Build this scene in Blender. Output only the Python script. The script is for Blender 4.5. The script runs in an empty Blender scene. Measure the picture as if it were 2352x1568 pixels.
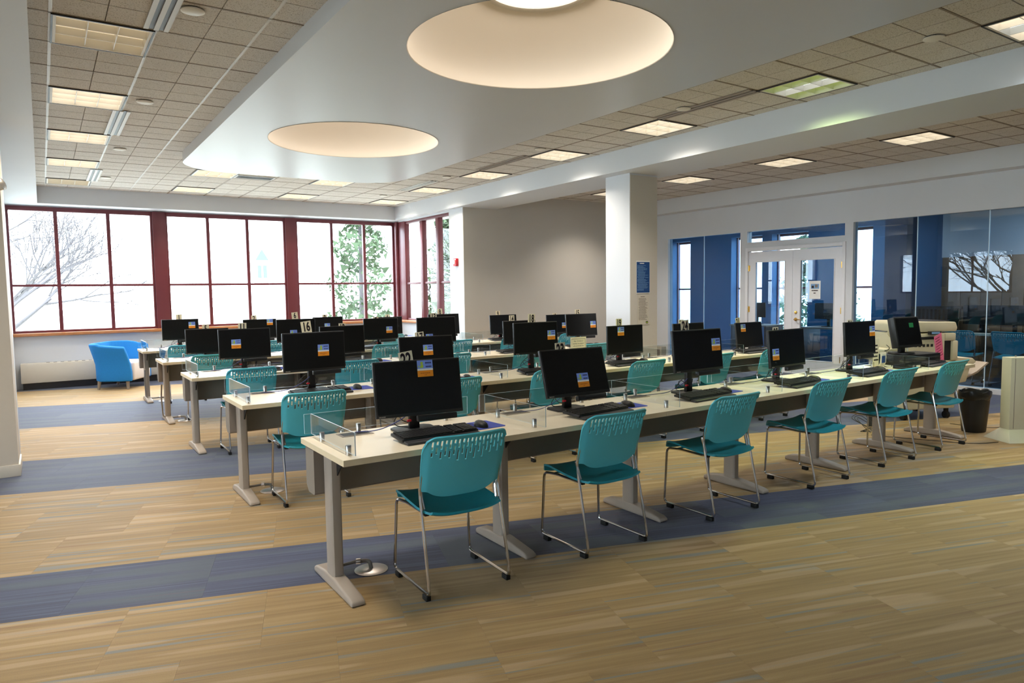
import bpy, bmesh, math, random
from mathutils import Vector, Matrix
random.seed(7)
S = bpy.context.scene
COL = S.collection
PI = math.pi

# ------------------------------------------------------------------ camera
cam = bpy.data.objects.new('camera', bpy.data.cameras.new('camera'))
COL.objects.link(cam)
Rw = ((0.8297942825, -0.0526342139, 0.5555817565),
      (-0.5578870011, -0.0527856452, 0.8282365421),
      (-0.0142668378, -0.9972177872, -0.0731651704))
cr = Vector((Rw[0][0], Rw[1][0], Rw[2][0])); cd = Vector((Rw[0][1], Rw[1][1], Rw[2][1])); cf = Vector((Rw[0][2], Rw[1][2], Rw[2][2]))
M = Matrix.Identity(4)
for i in range(3):
    M[i][0] = cr[i]; M[i][1] = -cd[i]; M[i][2] = -cf[i]
M[2][3] = 1.506
cam.matrix_world = M
cam.data.sensor_width = 36.0
cam.data.lens = 1602.602 / 2352 * 36
cam.data.clip_end = 300
S.camera = cam

# ------------------------------------------------------------------ view and world
S.view_settings.view_transform = 'Standard'
S.view_settings.look = 'None'
S.view_settings.gamma = 1.0
S.view_settings.use_curve_mapping = False
S.view_settings.exposure = 0.0
W = bpy.data.worlds.new('world'); S.world = W; W.use_nodes = True
nt = W.node_tree; nt.nodes.clear()
wo = nt.nodes.new('ShaderNodeOutputWorld'); bg = nt.nodes.new('ShaderNodeBackground')
bg.inputs[0].default_value = (0.80, 0.90, 1.0, 1); bg.inputs[1].default_value = 14.0
nt.links.new(bg.outputs[0], wo.inputs[0])
TROFFER_W = 26.0
TROFFER_EMIT = 2.0
DOME_W = 16.0

# ------------------------------------------------------------------ materials
MATS = {}
def lin(c):
    return tuple(((v/255)/12.92 if v/255 <= 0.04045 else ((v/255+0.055)/1.055)**2.4) for v in c)
def mat(name, rgb, rough=0.5, metal=0.0, noise=0.0, nscale=20.0, bump=0.0, bscale=80.0, spec=0.5, emit=0.0, ecol=None):
    m = bpy.data.materials.new(name); m.use_nodes = True
    n = m.node_tree.nodes; l = m.node_tree.links; b = n['Principled BSDF']
    c = lin(rgb)
    b.inputs['Base Color'].default_value = (*c, 1); b.inputs['Roughness'].default_value = rough
    b.inputs['Metallic'].default_value = metal; b.inputs['Specular IOR Level'].default_value = spec
    tc = n.new('ShaderNodeTexCoord')
    nz = n.new('ShaderNodeTexNoise'); nz.inputs['Scale'].default_value = nscale; nz.inputs['Detail'].default_value = 4
    l.new(tc.outputs['Object'], nz.inputs['Vector'])
    mx = n.new('ShaderNodeMix'); mx.data_type = 'RGBA'
    a = max(noise, 0.02)
    mx.inputs[6].default_value = (*[v*(1-a) for v in c], 1); mx.inputs[7].default_value = (*[min(1, v*(1+a)) for v in c], 1)
    l.new(nz.outputs[0], mx.inputs[0]); l.new(mx.outputs[2], b.inputs['Base Color'])
    if bump:
        n2 = n.new('ShaderNodeTexNoise'); n2.inputs['Scale'].default_value = bscale; n2.inputs['Detail'].default_value = 3
        l.new(tc.outputs['Object'], n2.inputs['Vector'])
        bp = n.new('ShaderNodeBump'); bp.inputs['Strength'].default_value = bump; bp.inputs['Distance'].default_value = 0.002
        l.new(n2.outputs[0], bp.inputs['Height']); l.new(bp.outputs[0], b.inputs['Normal'])
    if emit:
        b.inputs['Emission Color'].default_value = (*(ecol or c), 1); b.inputs['Emission Strength'].default_value = emit
    MATS[name] = m
    return m
WALL = mat('white wall paint', (206, 210, 216), 0.55, noise=0.02, nscale=2, bump=0.08, bscale=300)
WALLG = mat('warm grey wall paint', (204, 199, 190), 0.6, noise=0.03, nscale=2, bump=0.08, bscale=300)
WALLB = mat('blue wall paint', (30, 90, 132), 0.6, noise=0.04, nscale=2, bump=0.05, bscale=300)
WALLDB = mat('deep blue paint', (12, 52, 92), 0.6, noise=0.04, nscale=2)
SOFF = mat('satin white soffit paint', (198, 200, 204), 0.38, noise=0.03, nscale=1.2, bump=0.05, bscale=6)
DOMEM = mat('cream dome plaster', (236, 224, 208), 0.7, noise=0.01, nscale=2)
TILE = mat('fissured mineral ceiling tile', (196, 190, 182), 0.9)
GROOVE = mat('dark tile joint', (120, 108, 94), 0.9)
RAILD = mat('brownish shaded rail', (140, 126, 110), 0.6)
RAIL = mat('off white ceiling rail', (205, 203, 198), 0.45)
MAROON = mat('maroon window frame paint', (104, 46, 54), 0.4, noise=0.08, nscale=6)
WOODT = mat('orange oak sill', (178, 118, 72), 0.45, noise=0.2, nscale=14)
HEAT = mat('beige heater enamel', (205, 200, 188), 0.45)
BASEM = mat('cream baseboard vinyl', (216, 206, 190), 0.5)
BLK = mat('black plastic', (15, 15, 17), 0.45, bump=0.1, bscale=900)
SCR = mat('matt black screen', (9, 9, 10), 0.3, spec=0.35)
DKG = mat('dark grey plastic', (38, 38, 42), 0.45)
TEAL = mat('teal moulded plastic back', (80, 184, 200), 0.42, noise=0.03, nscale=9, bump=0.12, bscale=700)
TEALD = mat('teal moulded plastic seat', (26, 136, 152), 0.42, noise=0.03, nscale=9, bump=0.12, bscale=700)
CHROME = mat('chrome tube', (200, 198, 196), 0.13, metal=1.0)
STEEL = mat('brushed steel post', (190, 184, 176), 0.28, metal=1.0)
TAUPE = mat('taupe enamelled steel', (158, 145, 132), 0.45, noise=0.03)
TAUPED = mat('taupe modesty panel', (128, 117, 106), 0.6, noise=0.03)
TOPM = mat('cream maple laminate', (236, 224, 200), 0.33, noise=0.05, nscale=10)
EDGE = mat('maple edge band', (214, 196, 162), 0.5, noise=0.06, nscale=18)
CARD = mat('cream card', (250, 238, 206), 0.7)
INK = mat('dark brown ink', (34, 20, 20), 0.7)
WHT = mat('white paper', (232, 232, 230), 0.7)
STB = mat('periwinkle sticker print', (120, 148, 226), 0.6)
STO = mat('orange sticker print', (226, 138, 24), 0.6)
STG = mat('yellow green sticker print', (168, 196, 70), 0.6)
STI = mat('navy sticker print', (40, 44, 110), 0.6)
STT = mat('brown orange sticker print', (176, 96, 16), 0.6)
PAD = mat('royal blue mouse pad cloth', (70, 84, 176), 0.9, bump=0.2, bscale=900)
CABB = mat('blue network cable', (44, 54, 120), 0.5)
RED = mat('red plastic', (196, 28, 40), 0.45)
FAB = mat('bright blue upholstery', (26, 124, 200), 0.9, noise=0.06, nscale=40, bump=0.3, bscale=400)
SEATW = mat('pale grey vinyl seat', (216, 208, 204), 0.6)
LEGW = mat('grey wooden leg', (140, 128, 116), 0.6)
BRASS = mat('polished brass', (206, 164, 84), 0.25, metal=1.0)
DOORW = mat('white door enamel', (222, 224, 230), 0.4)
COPY = mat('beige copier plastic', (206, 198, 172), 0.5)
COPYD = mat('dark copier recess', (30, 32, 38), 0.6)
BAG = mat('black bin liner', (10, 10, 11), 0.35, bump=0.5, bscale=40)
WOODC = mat('walnut brown cabinet veneer', (150, 116, 88), 0.5, noise=0.25, nscale=7)
PINK = mat('pink paper', (234, 112, 150), 0.7)
POST = mat('blue poster print', (24, 70, 132), 0.5)
LTX = mat('pale blue print', (120, 160, 204), 0.6)
GTX = mat('grey print', (128, 118, 110), 0.7)
BARK = mat('grey bark', (92, 88, 90), 0.9)
LEAF = mat('dark evergreen needles', (66, 84, 56), 0.8, noise=0.3, nscale=2)
SNOW = mat('pale winter lawn', (190, 190, 180), 0.9)
ROOFM = mat('slate roof', (80, 88, 110), 0.8)
DISC = mat('brushed aluminium disc', (205, 196, 190), 0.3, metal=0.9)
COND = mat('grey conduit', (136, 130, 124), 0.5)
RUB = mat('black rubber', (12, 12, 12), 0.7)
LOUV = mat('semi specular louvre', (230, 226, 216), 0.4)
HOUS = mat('white troffer housing', (226, 222, 212), 0.5)
GLOWW = mat('warm fluorescent lens', (255, 236, 205), 0.5, emit=TROFFER_EMIT, ecol=(1.0, 0.91, 0.78))
GLOWD = mat('dim fluorescent lens', (235, 214, 170), 0.5, emit=0.5, ecol=(1.0, 0.86, 0.62))
GLOWG = mat('green tinted lens', (150, 190, 70), 0.5, emit=0.75, ecol=(0.50, 0.66, 0.17))
GLOWN = mat('cool bare tube lens', (240, 245, 250), 0.5, emit=1.0, ecol=(0.88, 0.95, 1.0))
GLOWS = mat('skylight lens', (255, 252, 245), 0.5, emit=3.2, ecol=(1.0, 0.97, 0.92))

def tile_mat():
    m = TILE; n = m.node_tree.nodes; l = m.node_tree.links; b = n['Principled BSDF']
    tc = n.new('ShaderNodeNewGeometry')
    v = n.new('ShaderNodeTexVoronoi'); v.inputs['Scale'].default_value = 95
    nz = n.new('ShaderNodeTexNoise'); nz.inputs['Scale'].default_value = 130; nz.inputs['Detail'].default_value = 4
    l.new(tc.outputs['Position'], v.inputs['Vector']); l.new(tc.outputs['Position'], nz.inputs['Vector'])
    r = n.new('ShaderNodeValToRGB'); r.color_ramp.elements[0].position = 0.36; r.color_ramp.elements[1].position = 0.44
    r.color_ramp.elements[0].color = (*lin((160, 152, 140)), 1); r.color_ramp.elements[1].color = (*lin((212, 207, 199)), 1)
    l.new(nz.outputs[0], r.inputs[0]); l.new(r.outputs[0], b.inputs['Base Color'])
tile_mat()

CARPET_A = math.radians(17.5)
def carpet(name, blue):
    m = bpy.data.materials.new(name); m.use_nodes = True
    n = m.node_tree.nodes; l = m.node_tree.links; b = n['Principled BSDF']; b.inputs['Roughness'].default_value = 0.62
    b.inputs['Specular IOR Level'].default_value = 0.30
    b.inputs['Sheen Weight'].default_value = 0.14; b.inputs['Sheen Roughness'].default_value = 0.5
    g = n.new('ShaderNodeNewGeometry')
    rot = n.new('ShaderNodeVectorRotate'); rot.rotation_type = 'Z_AXIS'; rot.inputs['Angle'].default_value = CARPET_A
    l.new(g.outputs['Position'], rot.inputs['Vector'])
    sp = n.new('ShaderNodeSeparateXYZ'); l.new(rot.outputs[0], sp.inputs[0])
    def math_(op, a, bb=None):
        k = n.new('ShaderNodeMath'); k.operation = op
        if isinstance(a, (int, float)): k.inputs[0].default_value = a
        else: l.new(a, k.inputs[0])
        if bb is not None:
            if isinstance(bb, (int, float)): k.inputs[1].default_value = bb
            else: l.new(bb, k.inputs[1])
        return k.outputs[0]
    # tile indices (same joints as the built tiles)
    wi = math_('FLOOR', math_('DIVIDE', math_('SUBTRACT', sp.outputs[1], 3.68), 0.612))
    sh = math_('MULTIPLY', math_('MODULO', math_('ADD', wi, 100), 2), 0.31)
    ui = math_('FLOOR', math_('DIVIDE', math_('SUBTRACT', math_('ADD', sp.outputs[0], 0.55), sh), 0.627))
    cmb = n.new('ShaderNodeCombineXYZ'); l.new(ui, cmb.inputs[0]); l.new(wi, cmb.inputs[1])
    wn = n.new('ShaderNodeTexWhiteNoise'); wn.noise_dimensions = '2D'; l.new(cmb.outputs[0], wn.inputs['Vector'])
    def streak(su, sw, off, detail=2.0):
        c = n.new('ShaderNodeCombineXYZ')
        l.new(math_('ADD', math_('MULTIPLY', sp.outputs[0], su), math_('MULTIPLY', wn.outputs[0], 37.0 + off)), c.inputs[0])
        l.new(math_('ADD', math_('MULTIPLY', sp.outputs[1], sw), math_('MULTIPLY', wn.outputs[0], 91.0)), c.inputs[1])
        c.inputs[2].default_value = off
        t = n.new('ShaderNodeTexNoise'); t.inputs['Scale'].default_value = 1.0; t.inputs['Detail'].default_value = detail
        l.new(c.outputs[0], t.inputs['Vector']); return t.outputs[0]
    def ramp(src, stops):
        r = n.new('ShaderNodeValToRGB'); e = r.color_ramp.elements
        while len(e) < len(stops): e.new(0.5)
        for k, (p, c) in enumerate(stops):
            e[k].position = p; e[k].color = (*lin(c), 1) if len(c) == 3 else c
        l.new(src, r.inputs[0]); return r.outputs[0]
    def mix(f, a, c):
        k = n.new('ShaderNodeMix'); k.data_type = 'RGBA'
        if isinstance(f, (int, float)): k.inputs[0].default_value = f
        else: l.new(f, k.inputs[0])
        for q, s in ((6, a), (7, c)):
            if isinstance(s, tuple): k.inputs[q].default_value = (*lin(s), 1)
            else: l.new(s, k.inputs[q])
        return k.outputs[2]
    K0, K1 = (0, 0, 0, 1), (1, 1, 1, 1)
    if not blue:
        base = ramp(streak(0.9, 34, 1), [(0.3, (142, 114, 66)), (0.5, (154, 125, 76)), (0.72, (168, 140, 91))])
        base = mix(ramp(streak(1.0, 26, 9, 1.0), [(0.64, K0), (0.72, (0.6, 0.6, 0.6, 1))]), base, (134, 98, 58))
        base = mix(ramp(streak(0.7, 24, 17, 3.0), [(0.585, K0), (0.64, (0.75, 0.75, 0.75, 1))]), base, (116, 126, 126))
        base = mix(ramp(streak(1.0, 14, 31, 0.0), [(0.60, K0), (0.66, (0.5, 0.5, 0.5, 1))]), base, (188, 160, 122))
    else:
        base = ramp(streak(1.0, 60, 3), [(0.3, (48, 52, 74)), (0.5, (58, 63, 90)), (0.7, (76, 83, 108))])
        base = mix(ramp(streak(0.7, 7, 23, 0.0), [(0.5, K0), (0.62, (0.75, 0.75, 0.75, 1))]), base, (74, 82, 92))
        base = mix(ramp(streak(0.2, 60, 41, 0.0), [(0.80, K0), (0.83, (0.5, 0.5, 0.5, 1))]), base, (130, 70, 80))
    # per tile tone
    k = n.new('ShaderNodeHueSaturation'); l.new(base, k.inputs['Color'])
    l.new(math_('ADD', math_('MULTIPLY', wn.outputs[0], 0.16), 0.92), k.inputs['Value'])
    # pile grain
    nz = n.new('ShaderNodeTexNoise'); nz.inputs['Scale'].default_value = 420; nz.inputs['Detail'].default_value = 2
    l.new(g.outputs['Position'], nz.inputs['Vector'])
    gm = n.new('ShaderNodeMix'); gm.data_type = 'RGBA'; gm.blend_type = 'MULTIPLY'; gm.inputs[0].default_value = 0.55
    l.new(k.outputs[0], gm.inputs[6])
    gr = ramp(nz.outputs[0], [(0.3, (0.55, 0.55, 0.55, 1)), (0.7, (1.25, 1.25, 1.25, 1))]); l.new(gr, gm.inputs[7])
    l.new(gm.outputs[2], b.inputs['Base Color'])
    bp = n.new('ShaderNodeBump'); bp.inputs['Strength'].default_value = 0.35; bp.inputs['Distance'].default_value = 0.003
    l.new(nz.outputs[0], bp.inputs['Height']); l.new(bp.outputs[0], b.inputs['Normal'])
    return m
CTAN = carpet('tan streaked carpet', False)
CBLU = carpet('blue grey striped carpet', True)

def glassmat(name, tint, refl_ior=1.45, rough=0.0):
    m = bpy.data.materials.new(name); m.use_nodes = True
    n = m.node_tree.nodes; l = m.node_tree.links; n.clear()
    o = n.new('ShaderNodeOutputMaterial'); t = n.new('ShaderNodeBsdfTransparent'); t.inputs[0].default_value = (*tint, 1)
    g = n.new('ShaderNodeBsdfGlossy'); g.inputs['Roughness'].default_value = rough
    lw = n.new('ShaderNodeLayerWeight'); lw.inputs['Blend'].default_value = 0.5
    f0 = ((refl_ior-1)/(refl_ior+1))**2*1.6
    pw = n.new('ShaderNodeMath'); pw.operation = 'POWER'; l.new(lw.outputs['Facing'], pw.inputs[0]); pw.inputs[1].default_value = 5
    f = n.new('ShaderNodeMath'); f.operation = 'MULTIPLY_ADD'; l.new(pw.outputs[0], f.inputs[0]); f.inputs[1].default_value = 1-f0; f.inputs[2].default_value = f0
    nz = n.new('ShaderNodeTexNoise'); nz.inputs['Scale'].default_value = 3
    bp = n.new('ShaderNodeBump'); bp.inputs['Strength'].default_value = 0.01; l.new(nz.outputs[0], bp.inputs['Height'])
    l.new(bp.outputs[0], g.inputs['Normal'])
    mx = n.new('ShaderNodeMixShader'); l.new(f.outputs[0], mx.inputs[0]); l.new(t.outputs[0], mx.inputs[1]); l.new(g.outputs[0], mx.inputs[2])
    l.new(mx.outputs[0], o.inputs[0]); return m
GLASS = glassmat('clear window glass', (0.96, 0.98, 0.98), 1.3)
ACRY = glassmat('clear acrylic', (0.93, 0.95, 0.95), 1.35)
TINT = glassmat('blue tinted partition glass', (0.50, 0.64, 0.76), 1.42)
EDGEG = mat('polished glass edge', (205, 226, 240), 0.25)

# ------------------------------------------------------------------ geometry helpers
class MB:
    def __init__(s): s.v = []; s.f = []; s.m = []
    def add(s, vs, fs, m=0):
        o = len(s.v); s.v += [tuple(p) for p in vs]
        for f in fs: s.f.append(tuple(i+o for i in f)); s.m.append(m)
    def box(s, x0, x1, y0, y1, z0, z1, m=0, M4=None):
        vs = [Vector(p) for p in ((x0,y0,z0),(x1,y0,z0),(x1,y1,z0),(x0,y1,z0),(x0,y0,z1),(x1,y0,z1),(x1,y1,z1),(x0,y1,z1))]
        if M4 is not None: vs = [M4 @ p for p in vs]
        s.add(vs, [(0,3,2,1),(4,5,6,7),(0,1,5,4),(1,2,6,5),(2,3,7,6),(3,0,4,7)], m)
    def tube(s, pts, r, n=8, m=0, cap=True):
        pts = [Vector(p) for p in pts]; rings = []; up = None
        for i, p in enumerate(pts):
            d = (pts[min(i+1, len(pts)-1)] - pts[max(i-1, 0)]).normalized()
            if up is None:
                a = Vector((0,0,1)) if abs(d.z) < 0.9 else Vector((1,0,0)); up = (a - d*a.dot(d)).normalized()
            else: up = (up - d*up.dot(d)).normalized()
            sd = d.cross(up); rr = r[i] if isinstance(r, (list, tuple)) else r
            rings.append([p + (up*math.cos(2*PI*k/n) + sd*math.sin(2*PI*k/n))*rr for k in range(n)])
        vs = [q for R_ in rings for q in R_]; fs = []
        for i in range(len(pts)-1):
            for k in range(n): fs.append((i*n+k, i*n+(k+1)%n, (i+1)*n+(k+1)%n, (i+1)*n+k))
        if cap: fs.append(tuple(range(n-1,-1,-1))); fs.append(tuple((len(pts)-1)*n+k for k in range(n)))
        s.add(vs, fs, m)
    def lathe(s, prof, c=(0,0,0), n=24, m=0, closed=False):
        vs = []; fs = []; L = len(prof)
        for r, z in prof:
            for k in range(n): a = 2*PI*k/n; vs.append((c[0]+r*math.cos(a), c[1]+r*math.sin(a), c[2]+z))
        for i in range(L-1):
            for k in range(n): fs.append((i*n+k, i*n+(k+1)%n, (i+1)*n+(k+1)%n, (i+1)*n+k))
        if closed:
            fs.append(tuple(range(n-1,-1,-1))); fs.append(tuple((L-1)*n+k for k in range(n)))
        s.add(vs, fs, m)
    def prism(s, poly, lo, hi, axis='y', m=0, M4=None):
        def P(a, b, t): return {'y': (a, t, b), 'x': (t, a, b), 'z': (a, b, t)}[axis]
        n = len(poly); vs = [Vector(P(a, b, lo)) for a, b in poly] + [Vector(P(a, b, hi)) for a, b in poly]
        if M4 is not None: vs = [M4 @ p for p in vs]
        fs = [tuple(range(n-1,-1,-1)), tuple(range(n, 2*n))] + [(i, (i+1)%n, n+(i+1)%n, n+i) for i in range(n)]
        s.add(vs, fs, m)
    def build(s, name, mats, parent=None, loc=(0,0,0), rotz=0.0, bev=0.0, seg=2, smooth=False):
        if not isinstance(mats, (list, tuple)): mats = [mats]
        me = bpy.data.meshes.new(name); me.from_pydata(s.v, [], s.f)
        for k in mats: me.materials.append(k)
        me.polygons.foreach_set('material_index', s.m)
        bm = bmesh.new(); bm.from_mesh(me)
        bmesh.ops.recalc_face_normals(bm, faces=bm.faces)
        if bev:
            es = [e for e in bm.edges if len(e.link_faces) == 2 and e.calc_face_angle(0) > 0.6]
            bmesh.ops.bevel(bm, geom=es, offset=bev, segments=seg, affect='EDGES', profile=0.5, clamp_overlap=True)
        if smooth or bev:
            for f in bm.faces: f.smooth = True
            for e in bm.edges: e.smooth = not (len(e.link_faces) == 2 and e.calc_face_angle(0) > 0.65)
        bm.to_mesh(me); bm.free()
        return link(name, me, parent, loc, rotz)
def link(name, me, parent=None, loc=(0,0,0), rotz=0.0):
    o = bpy.data.objects.new(name, me); COL.objects.link(o)
    o.location = loc; o.rotation_euler = (0, 0, rotz)
    if parent is not None: o.parent = parent
    return o
def thing(name, label, cat, loc=(0,0,0), rotz=0.0, group=None):
    o = bpy.data.objects.new(name, None); COL.objects.link(o); o.empty_display_size = 0.1
    o.location = loc; o.rotation_euler = (0, 0, rotz); o['label'] = label; o['category'] = cat
    if group: o['group'] = group
    return o
def tag(o, label, cat, group=None):
    o['label'] = label; o['category'] = cat
    if group: o['group'] = group
    return o
def struct(o): o['kind'] = 'structure'; return o
CHILD = {}
def reg(root):
    """remember the children of a prototype for fast copying"""
    def kids(o): return [c for c in bpy.data.objects if c.parent == o]
    CHILD[root.name] = [(c, kids(c)) for c in kids(root)]
def dup(root, loc, rotz=0.0, label=None):
    r = root.copy(); COL.objects.link(r); r.location = loc; r.rotation_euler = (0, 0, rotz)
    if label: r['label'] = label
    for ch, gs in CHILD[root.name]:
        c = ch.copy(); COL.objects.link(c); c.parent = r
        for g in gs:
            d = g.copy(); COL.objects.link(d); d.parent = c
    return r
def sbox(name, m, x0, x1, y0, y1, z0, z1, parent=None, bev=0.0):
    b = MB(); b.box(x0, x1, y0, y1, z0, z1); return b.build(name, m, parent, bev=bev)
TXT = {}
def text_mesh(txt, size, bold=0.0, sx=1.0, serif=False):
    cu = bpy.data.curves.new('txt', 'FONT'); cu.body = txt; cu.size = size; cu.align_x = 'CENTER'; cu.align_y = 'CENTER'
    cu.offset = bold; cu.resolution_u = 3
    o = bpy.data.objects.new('txt', cu); COL.objects.link(o)
    dg = bpy.context.evaluated_depsgraph_get(); me = bpy.data.meshes.new_from_object(o.evaluated_get(dg))
    vs = [(v.co.x*sx, v.co.y) for v in me.vertices]; fs = [tuple(p.vertices) for p in me.polygons]
    bpy.data.objects.remove(o); bpy.data.curves.remove(cu); bpy.data.meshes.remove(me)
    return vs, fs

# ================================================================== SETTING
# ---------------- floor
fb = MB(); fb.box(-6.2, 10.67, -4.0, 14.1, -0.06, -0.008)
floor = struct(fb.build('floor', CTAN))
ca, sa = math.cos(CARPET_A), math.sin(CARPET_A)
def uw(u, w):   # carpet frame -> world
    return (u*ca + w*sa, -u*sa + w*ca)
# check: w = y*cos + x*sin ; u = x*cos - y*sin
def in_room(x, y):
    if x > 10.6 or y < -1.5: return False
    if y > 7.5 and x < -0.85: return False
    if x < -3: return False
    if x > 6.5 and y > 11.1: return False
    return y < 14.0
tm = {}
def carpet_tile_mesh(blue):
    b = MB(); h = 0.0003; b.box(-0.3135+h, 0.3135-h, -0.306+h, 0.306-h, -0.008, 0.0)
    me = bpy.data.meshes.new('carpet_tile'); me.from_pydata(b.v, [], b.f); me.materials.append(CBLU if blue else CTAN); return me
tm[0] = carpet_tile_mesh(False); tm[1] = carpet_tile_mesh(True)
BLUEROWS = {0, 4, 5, 9, 10, 11, 15, 16, -7}
tiles = []
for wi in range(-9, 22):
    for ui in range(-16, 24):
        u = -0.55 + (wi % 2)*0.31 + 0.627*(ui+0.5); w = 3.68 + 0.612*(wi+0.5)
        x, y = uw(u, w)
        if not in_room(x, y): continue
        v = Vector((x, y, -1.506)); dz = v.dot(cf); 
        if dz < 0.4: continue
        px = v.dot(cr)/dz*1602; py = v.dot(cd)/dz*1602
        vis = abs(px) < 1350 and py < 950
        if not vis: continue
        tiles.append((dz, x, y, wi in BLUEROWS))
tiles.sort()
rest = MB()
for k, (dz, x, y, bl) in enumerate(tiles):
    if k < 285:
        o = link('carpet_tile', tm[1 if bl else 0], floor, (x, y, 0), -CARPET_A)
    else:
        h = 0.0003; M4 = Matrix.Translation((x, y, 0)) @ Matrix.Rotation(-CARPET_A, 4, 'Z')
        rest.box(-0.3135+h, 0.3135-h, -0.306+h, 0.306-h, -0.008, 0.0, 1 if bl else 0, M4)
ro = rest.build('carpet_tile_field', [CTAN, CBLU], floor); ro['kind'] = 'stuff'

# ---------------- ceiling: slab above, tiles and rails below
SKY = [(2.93, 3.98), (2.93, 7.39)]
ceiling = struct(sbox('ceiling', WALL, -6.2, 10.8, -4.0, 14.1, 3.85, 3.95))
def ceil_tile(w, h):
    b = MB(); g = 0.006
    b.box(-w/2, w/2, -h/2, h/2, 3.282, 3.290, 1)
    for sx in (-1, 1):
        for sy in (-1, 1):
            x0, x1 = sorted((sx*0.003, sx*(w/2-0.009))); y0, y1 = sorted((sy*0.0045, sy*(h/2-0.009)))
            b.box(x0, x1, y0, y1, 3.2715, 3.282)
    me = bpy.data.meshes.new('ceiling_tile'); me.from_pydata(b.v, [], b.f); me.materials.append(TILE); me.materials.append(GROOVE); me.polygons.foreach_set('material_index', b.m); return me
tA = ceil_tile(0.588, 0.601); tB = ceil_tile(0.598, 0.601)
XL, PX, PY, Y0 = 0.135, 0.59, 0.603, 8.92
L_MAIN = [(XL+3*PX*i, Y0+3*PY*j) for i, j in ((0,-2),(0,-1),(0,0),(0,1),(0,2),(1,1),(1,2),(2,1),(2,2),(3,-4),(3,-3),(3,-2),(3,-1),(3,0),(3,1),(3,2))]
L_RZ = [(8.6, Y0+3*PY*j + 0.0) for j in (-4+0, -3, -2)]
L_RZ = [(8.6, Y0-8*PY), (8.6, Y0-5*PY), (8.6, Y0-2*PY), (8.6, Y0+1*PY), (8.6, Y0-11*PY)]
def is_light(x, y, L):
    return any(abs(x-a) < 0.2 and abs(y-b) < 0.2 for a, b in L)
for i in range(-1, 11):
    for j in range(-15, 8):
        x = XL+PX*i; y = Y0+PY*j
        if x > 6.1 or x < -0.5: continue
        if 1.5 < x and x+PX < 4.6 and y+PY < 9.6: continue
        if y > 13.3 or y < 1.0: continue
        if x < 1.53 and y < 3.9 : continue
        if is_light(x, y, L_MAIN): continue
        link('ceiling_tile', tA, ceiling, (x+PX/2, y+PY/2, 0))
for i in range(-3, 4):
    for j in range(-12, 4):
        x = 8.6+0.6*i; y = Y0+PY*j
        if x < 6.7 or x+0.6 > 10.9 or y > 10.8 or y < 1.6: continue
        if is_light(x, y, L_RZ): continue
        link('ceiling_tile', tB, ceiling, (x+0.3, y+PY/2, 0))
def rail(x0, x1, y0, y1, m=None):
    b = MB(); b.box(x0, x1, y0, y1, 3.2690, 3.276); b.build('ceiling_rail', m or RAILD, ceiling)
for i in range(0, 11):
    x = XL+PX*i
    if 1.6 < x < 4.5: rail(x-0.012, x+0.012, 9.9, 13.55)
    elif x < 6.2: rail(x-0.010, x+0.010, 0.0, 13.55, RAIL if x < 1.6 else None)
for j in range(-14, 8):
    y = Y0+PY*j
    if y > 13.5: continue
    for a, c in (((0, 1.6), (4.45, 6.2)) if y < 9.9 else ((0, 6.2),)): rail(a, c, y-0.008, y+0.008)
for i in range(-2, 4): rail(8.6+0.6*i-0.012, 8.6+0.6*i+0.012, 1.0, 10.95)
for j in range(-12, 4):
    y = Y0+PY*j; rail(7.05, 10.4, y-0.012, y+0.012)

# coffer soffit with two round skylight wells
def coffer():
    bm = bmesh.new(); x0, x1, y0, y1, r = 1.53, 4.53, -3.0, 10.12, 0.65
    out = [(x0, y0), (x1, y0)]
    for k in range(0, 13): a = PI/2*k/12; out.append((x1-r+r*math.cos(a), y1-r+r*math.sin(a)))
    for k in range(0, 13): a = PI/2+PI/2*k/12; out.append((x0+r+r*math.cos(a), y1-r+r*math.sin(a)))
    loops = [out] + [[(cx+0.90*math.cos(2*PI*k/72), cy+0.90*math.sin(2*PI*k/72)) for k in range(72)] for cx, cy in SKY]
    es = []
    for L in loops:
        vs = [bm.verts.new((x, y, 3.15)) for x, y in L]
        for k in range(len(vs)): es.append(bm.edges.new((vs[k], vs[(k+1) % len(vs)])))
    bmesh.ops.triangle_fill(bm, use_beauty=True, use_dissolve=False, edges=es)
    # side skirt
    vb = [bm.verts.new((x, y, 3.15)) for x, y in out]; vt = [bm.verts.new((x, y, 3.30)) for x, y in out]
    for k in range(len(out)): bm.faces.new((vb[k], vb[(k+1) % len(out)], vt[(k+1) % len(out)], vt[k]))
    me = bpy.data.meshes.new('trim_1'); bm.to_mesh(me); bm.free(); me.materials.append(SOFF)
    return link('trim_1', me)
cof = struct(coffer())
# beams and bulkheads
struct(sbox('trim_2', WALL, 6.20, 7.05, -4.0, 13.95, 3.0, 3.85))           # long beam on the right
struct(sbox('trim_3', WALL, -0.9, 0.015, -4.0, 13.95, 3.0, 3.85))            # beam on the left
struct(sbox('trim_4', WALL, 0.015, 6.20, 13.55, 13.95, 3.0, 3.85))          # bulkhead over the back windows
struct(sbox('trim_5', WALL, 10.40, 10.67, -4.0, 10.95, 2.99, 3.85))       # bulkhead over the glass wall

# ---------------- walls
wb = MB()
wb.box(-0.42, 6.55, 13.87, 14.1, 0, 0.86); wb.box(-0.42, 6.55, 13.95, 14.1, 2.97, 3.85)
wall_back = struct(wb.build('wall_back', WALL))
struct(sbox('trim_6', WOODT, -0.42, 6.40, 13.80, 14.02, 0.865, 0.915, bev=0.004))
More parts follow.
